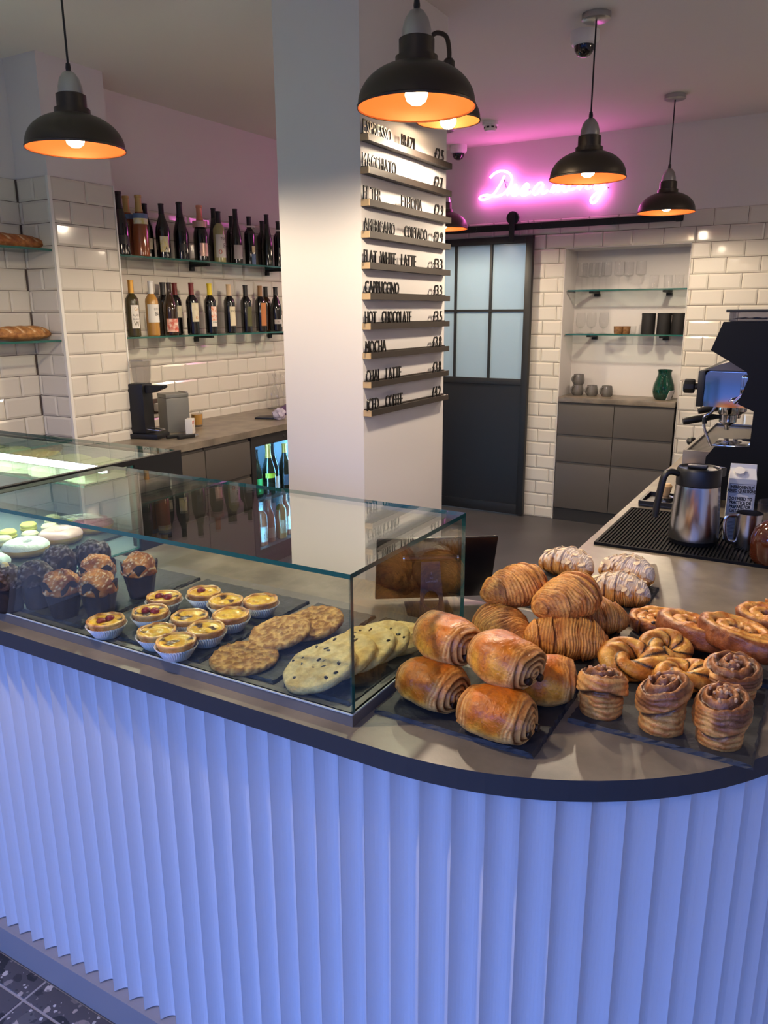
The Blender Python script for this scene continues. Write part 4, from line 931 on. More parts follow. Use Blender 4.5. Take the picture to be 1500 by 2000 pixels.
part('flask', lathem('flask', mat('syrup_brown', (74, 34, 18), .08, coat=.6), [(0, 0), (.05, 0), (.057, .012), (.057, .06), (.05, .085), (.03, .104), (.02, .112), (.018, .135), (.021, .138), (.016, .139), (0, .139)], 32), fk)
part('cork', lathem('cork', mat('cork', (196, 154, 104), .8, c2=(170, 126, 80), scale=200), [(0, .139), (.015, .139), (.019, .143), (.019, .162), (.016, .166), (0, .166)], 16), fk)
# knock-out tray
kt = thing('tamping_tray', 'square black tamping tray on the counter edge by the grinder', 'tray', (-.47, 2.69, CT), (0, 0, .0))
part('base', boxm('base', M_BLACKP, -.055, .055, -.08, .08, 0, .008, bevel=.002), kt)
part('rim', boxes('rim', M_BLACKP, [(-.055, .055, -.08, -.07, .008, .02), (-.055, .055, .07, .08, .008, .02), (-.055, -.047, -.07, .07, .008, .02), (.047, .055, -.07, .07, .008, .02)]), kt)
tp = thing('wooden_tamper', 'small tamper with pale wooden top in the black tray', 'tamper', (-.455, 2.705, CT+.008))
part('head', lathem('head', M_STEEL, [(0, 0), (.028, 0), (.028, .012), (.01, .018), (0, .018)], 20), tp); part('grip', lathem('grip', mat('beech', (196, 160, 112), .5), [(0, .018), (.01, .018), (.016, .034), (.019, .05), (.012, .058), (0, .058)], 20), tp)
# on-demand grinder
GY, GW = 2.70, .19
gr = thing('espresso_grinder', 'tall angular black espresso grinder with clear bean hopper', 'grinder', (-.10, GY, CT))
M_GRB = mat('satin_black_casing', (9, 9, 11), .38, spec=.25)
o = lambda pts: [(x+.10, z-CT) for x, z in pts]
prof = [(-.328, 1.516), (-.357, 1.428), (-.30, 1.395), (-.245, 1.362), (-.238, 1.345), (-.262, 1.262), (-.213, 1.24), (-.213, 1.128), (-.318, 1.118), (-.34, 1.085), (-.345, .945), (.10, .945), (.10, 1.516)]
for (ya, yb) in ((0, .012), (GW-.012, GW)): part('side_panel', prismm('side_panel', M_GRB, o(prof), 1, ya, yb), gr)
inner = [(-.315, 1.51), (-.34, 1.43), (-.235, 1.355), (-.25, 1.268), (-.205, 1.235), (-.205, 1.12), (-.31, 1.11), (-.335, 1.08), (-.338, .95), (.095, .95), (.095, 1.51)]
part('casing', prismm('casing', M_GRB, o(inner), 1, .012, GW-.012), gr)
part('catch_tray', boxm('catch_tray', M_CHROME, -.225, -.115, .015, GW-.015, 1.119-CT, 1.124-CT, bevel=.002), gr)
part('chute', boxm('chute', M_CHROME, -.165, -.14, .06, GW-.06, 1.275-CT, 1.345-CT, bevel=.004), gr, rot=(0, 0, 0))
part('fork', tubem('fork', M_CHROME, smooth_path([(-.145, .05, 1.272-CT), (-.185, .05, 1.265-CT), (-.195, .095, 1.262-CT), (-.185, .14, 1.265-CT), (-.145, .14, 1.272-CT)], 4), .004), gr)
part('lever', tubem('lever', M_CHROME, [(-.175, .018, 1.262-CT), (-.125, .018, 1.315-CT)], .006), gr)
for x, yy in ((-.21, .03), (.16, .03), (-.21, GW-.03), (.16, GW-.03)): part('foot', lathem('foot', M_BLACKP, [(0, 0), (.018, 0), (.016, .031), (0, .031)], 12), gr, loc=(x, yy, 0))
hp = part('hopper', boxes('hopper', glass('hopper_clear', (226, 226, 230), 1.45), [(-.215, .19, .02, .024, 1.5165-CT, 1.545-CT), (-.215, .19, GW-.024, GW-.02, 1.5165-CT, 1.545-CT), (-.215, -.211, .024, GW-.024, 1.5165-CT, 1.545-CT)]), gr)
bm = bmesh.new(); bmesh.ops.create_grid(bm, x_segments=34, y_segments=12, size=1)
for v in bm.verts: v.co = Vector((-.01+v.co.x*.195, GW/2+v.co.y*.068, 1.526-CT+.006*nz(v.co.x, v.co.y, 0, 12)))
part('beans', to_mesh(bm, 'beans', mat('coffee_beans', (34, 22, 20), .4, bump=.8, bscale=180), True), hp)['kind'] = 'stuff'
part('hopper_lid', boxm('hopper_lid', M_BLACKP, -.225, .2, .012, GW-.012, 1.545-CT, 1.554-CT, bevel=.002), gr)
# espresso machine
em = thing('espresso_machine', 'two group espresso machine with chrome side and black knob behind the grinder', 'espresso machine', (-.2, 2.96, CT))
oo = lambda x: x+.2
EL = .82
part('base_frame', boxm('base_frame', M_GRB, oo(-.30), oo(.05), 0, EL, .05, .115, bevel=.004), em)
dt = part('drip_tray', boxes('drip_tray', M_STEEL, [(oo(-.452), oo(-.235), 0, .012, .085, .143), (oo(-.452), oo(-.235), EL-.012, EL, .085, .143), (oo(-.452), oo(-.442), .012, EL-.012, .085, .143), (oo(-.245), oo(-.235), .012, EL-.012, .085, .143), (oo(-.442), oo(-.245), .012, EL-.012, .085, .1)]), em)
gb_ = []
y = .02
while y < EL-.03: gb_.append((oo(-.44), oo(-.247), y, y+.006, .128, .134)); y += .014
part('drip_grate', boxes('drip_grate', M_STEEL, gb_+[(oo(-.36), oo(-.352), .013, EL-.013, .124, .128)]), dt)
part('back_panel', boxm('back_panel', M_STEEL, oo(-.23), oo(-.21), 0, EL, .115, .31), em)
part('rear_body', boxm('rear_body', M_GRB, oo(-.21), oo(.05), 0, EL, .115, .42, bevel=.01), em)
hd = part('head_body', prismm('head_body', M_CHROME, [(oo(-.40), .305), (oo(-.40), .418), (oo(-.39), .43), (oo(-.20), .43), (oo(-.20), .305)], 1, 0, EL, bevel=.003), em)
part('top_cover', prismm('top_cover', mat('grey_steel_cover', (120, 116, 114), .3, metal=.8), [(oo(-.40), .432), (oo(-.36), .452), (oo(-.30), .47), (oo(-.15), .475), (oo(-.15), .432)], 1, 0, EL), em)
part('control_panel', boxm('control_panel', M_BLACKP, oo(-.424), oo(-.401), -.004, EL, .303, .43, bevel=.003), em)
for yy in (.03, EL-.03):
    bm = bmesh.new(); lathe(bm, [(0, 0), (.012, 0), (.012, .012), (.024, .014), (.026, .02), (.026, .046), (.022, .05), (0, .05)], 10)
    part('steam_knob', to_mesh(bm, 'steam_knob', M_BLACKP, True, 30), em, loc=(oo(-.424), yy, .372), rot=(0, -PI/2, 0))
for yy in (.16, .52):
    gp = part('group_head', lathem('group_head', M_CHROME, [(0, .305), (.036, .305), (.036, .268), (.032, .262), (0, .262)], 24), em, loc=(oo(-.33), yy, 0))
    pf = part('portafilter', lathem('portafilter', M_CHROME, [(0, .261), (.031, .261), (.031, .235), (.012, .222), (.008, .205), (0, .205)], 20), em, loc=(oo(-.33), yy, 0))
    part('handle', tubem('handle', M_BLACKP, smooth_path([(-.028, 0, .252), (-.06, -.012, .25), (-.105, -.03, .242), (-.15, -.045, .232)], 4), [.008, .008, .009, .011, .012, .0135, .014, .014, .0145, .0145, .0145, .0145, .013], 12), pf)
part('steam_wand', tubem('steam_wand', M_CHROME, smooth_path([(oo(-.36), .03, .305), (oo(-.375), .03, .28), (oo(-.395), .03, .262), (oo(-.39), .03, .22), (oo(-.362), .028, .16)], 5), .0055, 10), em)
part('wand_grip', tubem('wand_grip', M_BLACKP, [(oo(-.393), .03, .262), (oo(-.392), .03, .24)], .0085, 10), em)
for x, yy in ((-.28, .05), (.0, .05), (-.28, EL-.05), (.0, EL-.05)): part('foot', lathem('foot', M_CHROME, [(0, 0), (.02, 0), (.016, .05), (0, .05)], 14), em, loc=(oo(x), yy, 0))
part('tray_knob', lathem('tray_knob', M_BLACKP, [(0, 0), (.014, .003), (.02, .016), (.014, .03), (0, .034)], 14), em, loc=(oo(-.47), .30, .115), rot=(0, 0, 0))
part('tray_stem', tubem('tray_stem', M_CHROME, [(oo(-.47), .30, .125), (oo(-.445), .30, .12)], .005), em)
# ================================================================== TABLET ON ITS STAND
tb = thing('tablet_stand', 'black metal tablet stand with a round hole in its arm', 'tablet stand', (-.695, 1.396, CT), (0, 0, math.radians(34)))
M_STB = mat('navy_black_metal', (40, 42, 58), .4, metal=.5)
part('base_plate', boxm('base_plate', M_STB, -.05, .05, -.012, .085, 0, .004, bevel=.0015), tb)
bm = bmesh.new()
outl = [(-.024, .004), (.030, .004), (.022, .118), (-.018, .118)]
hole = [(.002+.0165*math.cos(2*PI*k/20), .036+.019*math.sin(2*PI*k/20)) for k in range(20)]
# arm plate with an oval hole: quads between outline samples and the hole
def outl_pt(a):
    d = (math.cos(a), math.sin(a)); best = None; c = (.002, .036)
    for i in range(4):
        p, q = outl[i], outl[(i+1) % 4]; ex, ey = q[0]-p[0], q[1]-p[1]
        den = d[0]*ey-d[1]*ex
        if abs(den) < 1e-9: continue
        t = ((p[0]-c[0])*ey-(p[1]-c[1])*ex)/den; u = ((p[0]-c[0])*d[1]-(p[1]-c[1])*d[0])/den
        if t > 0 and -1e-6 <= u <= 1+1e-6 and (best is None or t < best): best = t
    return (c[0]+d[0]*best, c[1]+d[1]*best)
angs = sorted([2*PI*k/20 for k in range(20)] + [math.atan2(p[1]-.036, p[0]-.002) % (2*PI) for p in outl])
V = {}
for th in (-.002, .002):
    V[th] = ([bm.verts.new((outl_pt(a)[0], th, outl_pt(a)[1])) for a in angs], [bm.verts.new((.002+.0165*math.cos(a), th, .036+.019*math.sin(a))) for a in angs])
n = len(angs)
for i in range(n):
    j = (i+1) % n
    for th in V: bm.faces.new((V[th][0][i], V[th][0][j], V[th][1][j], V[th][1][i]))
    for w_ in (0, 1): bm.faces.new((V[-.002][w_][i], V[-.002][w_][j], V[.002][w_][j], V[.002][w_][i]))
bmesh.ops.recalc_face_normals(bm, faces=bm.faces[:])
ar = part('arm', to_mesh(bm, 'arm', M_STB), tb, loc=(0, 0, 0), rot=(-.24, 0, 0))
M_LOGO = mat('logo_grey', (120, 122, 150), .4)
for s, z, sz in (('S', .0905, .007), ('Best', .0815, .0045), ('Lamicall', .0735, .0088)): part('logo', text_mesh(s, M_LOGO, sz, .0001, .9, 0, 'CENTER'), ar, loc=(.003, -.0023, z), rot=(PI/2, 0, 0))
part('hinge', tubem('hinge', M_BLACKP, [(-.055, .031, .122), (.06, .031, .122)], .007, 14), tb)
for x in (-.056, .061): part('hinge_cap', tubem('hinge_cap', M_CHROME, [(x-.002, .031, .122), (x+.002, .031, .122)], .0075, 14), tb)
tab = thing('tablet', 'black tablet seen from behind on its stand', 'tablet', (-.757, 1.462, .918), (0, 0, math.radians(35)))
tl = boxm('shell', mat('tablet_black', (26, 22, 24), .3, metal=.2), -.131, .131, -.004, .004, 0, .172, bevel=.0038)
part('shell', tl, tab, rot=(.40, 0, 0), loc=(.03, 0.0, .008))
part('screen', boxm('screen', mat('dark_screen', (14, 14, 16), .08), -.122, .122, .0041, .0046, .008, .164), tab, rot=(.40, 0, 0), loc=(.03, 0.0, .008))
part('support_lip', boxm('support_lip', M_BLACKP, -.02, .02, -.002, .014, -.004, -.001), tab, rot=(.40, 0, 0), loc=(.03, .0, .008))
# ================================================================== SLATES
def slate(x0, x1, y0, y1, label, rz=0.0, z=CT, seed=0, h=.007):
    cx, cy = (x0+x1)/2, (y0+y1)/2; W, D = x1-x0, y1-y0
    bm = bmesh.new(); pts = []
    n1, n2 = max(8, int(W/.009)), max(8, int(D/.009))
    for k in range(n1): pts.append((-W/2+W*k/n1, -D/2, 0))
    for k in range(n2): pts.append((W/2, -D/2+D*k/n2, 1))
    for k in range(n1): pts.append((W/2-W*k/n1, D/2, 2))
    for k in range(n2): pts.append((-W/2, D/2-D*k/n2, 3))
    rnd = random.Random(seed); top, bot, mid = [], [], []
    for (x, y, s) in pts:
        j = lambda a: rnd.uniform(-a, a)
        ins = .003; nx, ny = [(0, 1), (-1, 0), (0, -1), (1, 0)][s]
        top.append(bm.verts.new((x+nx*(ins+j(.0018)), y+ny*(ins+j(.0018)), h)))
        mid.append(bm.verts.new((x+nx*(.0012+j(.0012)), y+ny*(.0012+j(.0012)), h*.5+j(.001))))
        bot.append(bm.verts.new((x+nx*j(.0008), y+ny*j(.0008), 0)))
    n = len(pts); bm.faces.new(top)
    bm.faces.new(bot[::-1])
    for A, B in ((bot, mid), (mid, top)):
        for i in range(n): bm.faces.new((A[i], A[(i+1) % n], B[(i+1) % n], B[i]))
    bmesh.ops.triangulate(bm, faces=[f for f in bm.faces if len(f.verts) > 4])
    return setp(link('slate_board', to_mesh(bm, 'slate_board', M_SLATE), None, (cx, cy, z), (0, 0, rz)), label, 'slate board', 'slate serving boards')
slate(-.588, -.316, .978, 1.198, 'black slate board under the chocolate filled rolls', seed=1)
slate(-.60, -.325, 1.232, 1.51, 'black slate board under the stacked plain croissants', -.06, seed=2)
slate(-.575, -.300, 1.545, 1.805, 'black slate board under the almond croissants', seed=3)
slate(-.305, -.035, 1.105, 1.372, 'black slate board under the sticky nut topped buns', .0, seed=4)
slate(-.300, -.015, 1.385, 1.665, 'black slate board under the raisin swirls', .0, seed=5)
ZB = GZ0-.006
slate(-1.56, -1.265, .955, 1.30, 'black slate board under the muffins in the glass case', z=ZB, seed=6)
slate(-1.245, -.945, .955, 1.30, 'black slate board under the custard tarts', z=ZB, seed=7)
slate(-.925, -.775, .955, 1.30, 'black slate board under the oat cookies', z=ZB, seed=8)
slate(-.755, -.615, .955, 1.30, 'black slate board under the chocolate chip cookies', z=ZB, seed=9)
ZS = CT+.007; ZSC = ZB+.007
# ================================================================== PASTRIES
GOLD, BROWN, DARK, PALE, LAYER = (206, 138, 66), (158, 86, 36), (104, 54, 24), (226, 180, 112), (216, 164, 96)
CHOC = (44, 24, 16)
MP_GLOSS = pastry('egg_washed_crust', .36, .12, .7, 140, .45, 60, .74, .35)
MP_FLAKE = pastry('flaky_crust', .46, .03, .7, 170, .4, 70, .76, .4)
MP_MATT = pastry('matt_crumb', .75, 0, .9, 150, .25, 90, .8, 0)
M_CHOC = mat('dark_chocolate', (36, 20, 15), .35)
def eul(yaw, pitch=0, roll=0):
    return (Matrix.Rotation(yaw, 3, 'Z') @ Matrix.Rotation(pitch, 3, 'Y') @ Matrix.Rotation(roll, 3, 'X')).to_euler()
# ---- rolled chocolate pastry (axis along x, visible coil on both ends)
def pain_mesh(seed, L=.042, A=.051, Bz=.042, dark=0.0):
    nv = 90; rings, cols = [], []
    def warp(p):
        d = Vector((nz(*p, 16, seed+1), nz(*p, 16, seed+2), nz(*p, 16, seed+4)))*.006 + Vector((nz(*p, 45, seed+1), nz(*p, 45, seed+2), nz(*p, 45, seed+4)))*.0016
        return tuple(Vector(p)+d)
    def add(x, sc, cap, r):
        ring, cr = [], []
        for k in range(nv):
            a = 2*PI*k/nv; c, s = math.cos(a), math.sin(a)
            y = A*math.copysign(abs(c)**.78, c)*sc; z = Bz*math.copysign(abs(s)**.82, s)*sc
            if z < 0: z *= .70
            f = nz(x, y, z, 22, seed)
            xx = x; g = 1
            if cap:
                ph = r*4.3 + a/(2*PI) + .12*nz(c*r, s*r, 0, 2.2, seed)
                w = .5+.5*math.cos(2*PI*ph)
                xx = math.copysign(abs(x)+.0075*w**.6*(.3+.7*r), x)
                col = mixc((112, 56, 24), (244, 190, 112), w**.7); col = mixc(col, (222, 156, 76), .2+.3*f)
                col = mixc(col, (186, 112, 48), sstep(.25, .95, r)*max(0, s)*.5)
            else:
                lay = sstep(.55, .95, abs(x)/L+.18*nz(c, s, 0, 1.6, seed+6))
                line = .5+.5*math.sin(abs(x)*2600+7*f)
                topn = max(0, s)
                crust = mixc((248, 172, 54), (206, 108, 16), sstep(-.35, .8, topn*.75+dark+.9*nz(x, y, z, 45, seed+3)))
                crust = mixc(crust, (150, 72, 14), sstep(.35, .7, nz(x, y, z, 75, seed+8))*topn*.6)
                side = mixc((190, 118, 54), (246, 198, 124), line)
                col = mixc(crust, side, lay*(.9-.3*topn)); col = mixc(col, (232, 184, 112), sstep(.05, -.5, s)*.85)
                g += .022*lay*(line-.5)
                seam = math.exp(-((a-(PI*1.22))/.05)**2); g -= .05*seam; col = mixc(col, (140, 84, 40), seam*.7)
            ring.append(warp((xx, y*g, z*g))); cr.append(col)
        rings.append(ring); cols.append(cr)
    cr_ = [.02+.95*k/42 for k in range(43)]
    for r in cr_: add(-(L+.013*(1-r*r)), r*.84, True, r)
    nb = 50
    for i in range(nb+1):
        t = -1+2*i/nb; add(L*t, .85+.16*(1-abs(t)**2.6), False, 1)
    for r in cr_[::-1]: add(L+.013*(1-r*r), r*.84, True, r)
    return grid('chocolate_roll', MP_GLOSS, rings, cols, cap0=True, cap1=True)
PM = [pain_mesh(11), pain_mesh(23, dark=.25), pain_mesh(37, L=.041, dark=.1)]
stick = lathem('chocolate_stick', M_CHOC, [(0, -.006), (.006, -.005), (.0068, 0), (.006, .0035), (0, .0045)], 10)
def pain(pxy, z, yaw, lab, v=0, pitch=0, roll=0, sc_=1.0):
    p = PZ(pxy[0], pxy[1], z)
    t = thing('chocolate_roll', lab, 'pastry', p, eul(yaw, pitch, roll), 'chocolate filled pastry rolls'); t.scale = (sc_,)*3
    part('dough', PM[v], t)
    for e in (-1, 1):
        for (y, zz) in ((-.014, -.006), (.016, -.009)):
            part('chocolate_stick', stick, t, loc=(e*.0575, y, zz), rot=(0, e*PI/2, 0))
    return t
ZP = ZS+.0285
pain((846, 1340), ZP, -.30, 'chocolate roll at the glass case side of the slate, supporting another', 1)
pain((972, 1398), ZP, -.10, 'dark glazed chocolate roll nearest the worktop edge', 1)
pain((1056, 1328), ZP, .35, 'chocolate roll lying crosswise under the upper two, coil showing', 2)
pain((872, 1250), ZP+.060, -.30, 'pale topped chocolate roll stacked beside the tablet stand', 0, .05)
pain((986, 1291), ZP+.062, -.28, 'flaky chocolate roll on top of the front pair', 2, .08, -.05)
# ---- croissant
def croissant_mesh(seed, L=.076, R=.037, bend=.02, almond=False):
    nu, nv = 190, 52; rings, cols = [], []
    for i in range(nu+1):
        s = -1+2*i/nu; ab = abs(s)
        base = R*max(.0, 1-ab**1.9)**.62+.010*(max(0, 1-ab**10))**.5
        ring, cr = [], []
        for k in range(nv):
            a = 2*PI*k/nv; c, sn = math.cos(a), math.sin(a)
            f = nz(s*3, c, sn, 1.3, seed)
            ph = ab*2.9+.10+.26*math.sin(a*1+1.2*math.copysign(1, s)+.4*seed)+.14*f
            saw = ph-math.floor(ph)                                    # rolled shoulders step down towards the tips
            step = .93+.17*(1-saw)**.8*sstep(0, .05, saw)
            lam = math.sin(2*PI*(s*15+1.3*f+.35*math.sin(a+seed)))
            fine = math.sin(2*PI*(s*38+2.2*f+.35*math.sin(a+seed)))
            r = base*(step+.022*lam+.008*fine+.05*nz(s*4, c*1.5, sn*1.5, 1.2, seed+5))
            z = sn*r*(.90 if sn > 0 else .70)
            ring.append((L*s, bend*(1-s*s)-bend*.5+c*r*1.06, z))
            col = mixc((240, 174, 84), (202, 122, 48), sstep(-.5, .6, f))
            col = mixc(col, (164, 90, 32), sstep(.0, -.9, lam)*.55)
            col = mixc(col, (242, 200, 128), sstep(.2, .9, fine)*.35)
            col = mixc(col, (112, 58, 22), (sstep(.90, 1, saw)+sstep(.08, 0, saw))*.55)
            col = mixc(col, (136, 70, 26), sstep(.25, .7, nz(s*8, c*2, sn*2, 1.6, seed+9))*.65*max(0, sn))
            if almond:
                d = sstep(.0, .75, sn+.55*nz(s*9, c*3, sn*3, 1.5, seed+2)); col = mixc(col, (240, 232, 224), d*.85)
            cr.append(col)
        rings.append(ring); cols.append(cr)
    return grid('croissant', MP_MATT if almond else MP_FLAKE, rings, cols, cap0=True, cap1=True)
CM = [croissant_mesh(3), croissant_mesh(14, R=.039), croissant_mesh(25, L=.074)]
def croissant(pxy, z, yaw, lab, v=0, pitch=0, roll=0, sc_=1.0):
    p = PZ(pxy[0], pxy[1], z)
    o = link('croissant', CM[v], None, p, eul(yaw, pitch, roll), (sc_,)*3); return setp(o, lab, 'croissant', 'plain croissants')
ZC = ZS+.0265
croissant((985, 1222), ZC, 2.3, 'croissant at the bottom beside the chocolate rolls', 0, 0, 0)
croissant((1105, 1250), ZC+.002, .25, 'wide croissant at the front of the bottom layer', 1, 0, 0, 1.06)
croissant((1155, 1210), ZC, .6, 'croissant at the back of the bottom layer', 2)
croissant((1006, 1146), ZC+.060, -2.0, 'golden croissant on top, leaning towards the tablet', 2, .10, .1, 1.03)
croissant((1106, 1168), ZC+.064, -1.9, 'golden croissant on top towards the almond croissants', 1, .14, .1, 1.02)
AM = [croissant_mesh(41, L=.07, R=.034, almond=True), croissant_mesh(52, L=.068, R=.034, almond=True)]
M_ALM = mat('almond_flake', (232, 206, 166), .5)
def flakes(me, seed):
    bm = bmesh.new(); rnd = random.Random(seed); vs = [v for v in me.vertices if v.normal.z > .35 and abs(v.co.x) < .055]
    for _ in range(46):
        v = rnd.choice(vs); q = v.normal.to_track_quat('Z', 'Y').to_matrix().to_4x4() @ Matrix.Rotation(rnd.uniform(0, 6.28), 4, 'Z') @ Matrix.Rotation(rnd.uniform(-.35, .35), 4, 'X')
        M = Matrix.Translation(v.co+v.normal*.0012) @ q
        a = [bm.verts.new(M @ Vector((.0075*math.cos(2*PI*k/7), .0048*math.sin(2*PI*k/7), .0005))) for k in range(7)]
        b = [bm.verts.new(M @ Vector((.0075*math.cos(2*PI*k/7), .0048*math.sin(2*PI*k/7), -.0005))) for k in range(7)]
        bm.faces.new(a); bm.faces.new(b[::-1])
        for k in range(7): bm.faces.new((b[k], b[(k+1) % 7], a[(k+1) % 7], a[k]))
    return to_mesh(bm, 'almond_flakes', M_ALM)
AF = [flakes(AM[0], 1), flakes(AM[1], 2)]
for (pxy, yaw, lab, v) in (((1108, 1104), -.15, 'sugar dusted almond croissant at the inner edge of its slate', 0), ((1226, 1120), -.25, 'sugar dusted almond croissant at the far corner of its slate', 1), ((1208, 1156), .05, 'sugar dusted almond croissant next to the plain croissants', 0)):
    t = thing('almond_croissant', lab, 'croissant', PZ(pxy[0], pxy[1], ZS+.0245), eul(yaw), 'almond croissants')
    part('dough', AM[v], t); part('almond_flakes', AF[v], t)['kind'] = 'stuff'
# ---- raisin swirl: flat oval coil
def swirl_mesh(seed, turns=2.3, r1=.048, hgt=.036, sx=1.42):
    n = 150; m = 14; rings, cols = [], []
    for i in range(n+1):
        t = i/n; a = t*turns*2*PI; r = .010+(r1-.010)*t
        w = .0098*min(1, t*8+.3)*min(1, (1-t)*10+.35)
        ca, sa = math.cos(a), math.sin(a); ring, cr = [], []
        out = sstep((turns-1)/turns-.06, (turns-1)/turns+.02, t)
        for k in range(m):
            b = 2*PI*k/m; cb, sb = math.cos(b), math.sin(b)
            rr = r+w*math.copysign(abs(cb)**.8, cb); f = nz(ca*2, sa*2, b, 1.3, seed)
            z = hgt*.5*math.copysign(abs(sb)**.6, sb)*(1-.18*(1-t)) + hgt*.5
            ring.append((rr*ca*sx*(1+.08*f), rr*sa*(1+.08*f), z+.003*f))
            col = mixc((244, 180, 88), (198, 116, 44), sstep(-.4, .6, f+.8*nz(ca*9, sa*9, b, 1.2, seed)))
            if cb > .35 and out > .5: col = mixc((128, 66, 32), (176, 106, 56), sstep(-.3, .5, nz(ca*4, sa*4, z*60, 1.6, seed)))
            if abs(cb) > .75 and out < .5: col = mixc(col, (88, 46, 26), .55)
            cr.append(col)
        rings.append(ring); cols.append(cr)
    return grid('raisin_swirl', MP_GLOSS, rings, cols, cap0=True, cap1=True)
SM = [swirl_mesh(5), swirl_mesh(17, 2.2, .05), swirl_mesh(29, 2.6, .044, .03, 1.2)]
def swirl_fill(seed, r1=.038, sx=1.35):
    bm = bmesh.new(); bmesh.ops.create_grid(bm, x_segments=20, y_segments=20, size=1)
    for v in bm.verts:
        x, y = v.co.x, v.co.y; q = Vector((x*math.sqrt(1-y*y/2), y*math.sqrt(1-x*x/2), 0)); v.co = Vector((q.x*r1*sx, q.y*r1, .015+.003*nz(q.x, q.y, 0, 5, seed)))
    return to_mesh(bm, 'filling', mat('cinnamon_filling', (92, 52, 30), .5, c2=(136, 84, 48), scale=90, bump=.5, bscale=150), True)
raisin = bmesh.new(); bmesh.ops.create_icosphere(raisin, subdivisions=2, radius=.0045)
for v in raisin.verts: v.co.x *= 1.3; v.co *= 1+.25*nz(v.co.x, v.co.y, v.co.z, 300)
raisin = to_mesh(raisin, 'raisin', mat('raisin', (38, 22, 20), .4), True)
SF = [swirl_fill(1), swirl_fill(2), swirl_fill(3, .036, 1.2)]
def swirl(pxy, z, yaw, lab, v, pitch, roll, sc_=1.0):
    t = thing('raisin_swirl', lab, 'pastry', PZ(pxy[0], pxy[1], z), eul(yaw, pitch, roll), 'oval raisin swirls'); t.scale = (sc_,)*3
    part('coil', SM[v], t); part('filling', SF[v], t); rnd = random.Random(v+int(pxy[0]))
    for k in range(6):
        a = rnd.uniform(0, 6.28); r = rnd.uniform(.012, .034); part('raisin', raisin, t, loc=(r*1.3*math.cos(a), r*math.sin(a), .023+rnd.uniform(0, .005)), rot=(rnd.uniform(0, 3), rnd.uniform(0, 3), 0))
swirl((1287, 1228), ZS+.004, .3, 'raisin swirl lying flat behind the twisted knots', 2, 0, .12)
swirl((1352, 1250), ZS+.014, -.50, 'raisin swirl leaning up in the middle of the row', 0, .02, -.12, 1.2)
swirl((1440, 1262), ZS+.030, -.60, 'large raisin swirl tilted up towards the counter front', 1, .03, -.10, 1.22)
swirl((1500, 1222), ZS+.004, -.2, 'raisin swirl lying at the back behind the large tilted one', 0, 0, .15)
# ---- twisted knot with chocolate stripes
def knot_mesh(seed, R=.029, r=.021, lobes=3, tw=5):
    nu, nv = 130, 54; rings, cols = [], []
    for i in range(nu):
        u = 2*PI*i/nu; ring, cr = [], []
        for k in range(nv):
            v = 2*PI*k/nv; f = nz(math.cos(u)*2, math.sin(u)*2, v*.6, 1.1, seed)
            ph = lobes*v+tw*u+.5*f; q = abs(math.cos(ph/2))           # rounded strands with tight grooves
            rr = r*(.74+.30*q**.55)*(1+.07*f)*(1+.10*math.sin(2*u+seed))
            x = R+rr*math.cos(v)
            ring.append((x*math.cos(u)*1.1, x*math.sin(u)*.95, rr*math.sin(v)*.92))
            col = mixc((244, 184, 86), (198, 122, 46), sstep(-.3, .6, f+.5*(1-q)))
            off = (ph/2) % PI; side = abs(off-PI*.62)
            cr.append(mixc(col, (34, 20, 14), sstep(.26, .14, side)))
        rings.append(ring); cols.append(cr)
    rings.append(rings[0]); cols.append(cols[0])
    return grid('twisted_knot', MP_GLOSS, rings, cols)
KM = [knot_mesh(2), knot_mesh(8, .026, .020, 3, 5)]
for (pxy, dz, yaw, lab, v, ro, s) in (((1238, 1288), .028, .3, 'golden twisted knot with dark chocolate stripes', 0, .25, 1.12), ((1300, 1268), .034, 1.1, 'chocolate striped knot propped against the raisin swirls', 1, .45, 1.08), ((1335, 1318), .024, .6, 'chocolate striped knot lying between the sticky buns', 1, 0, 1.08)):
    setp(link('twisted_knot', KM[v], None, PZ(pxy[0], pxy[1], ZS+dz), eul(yaw, 0, ro), (s,)*3), lab, 'pastry', 'twisted chocolate knots')
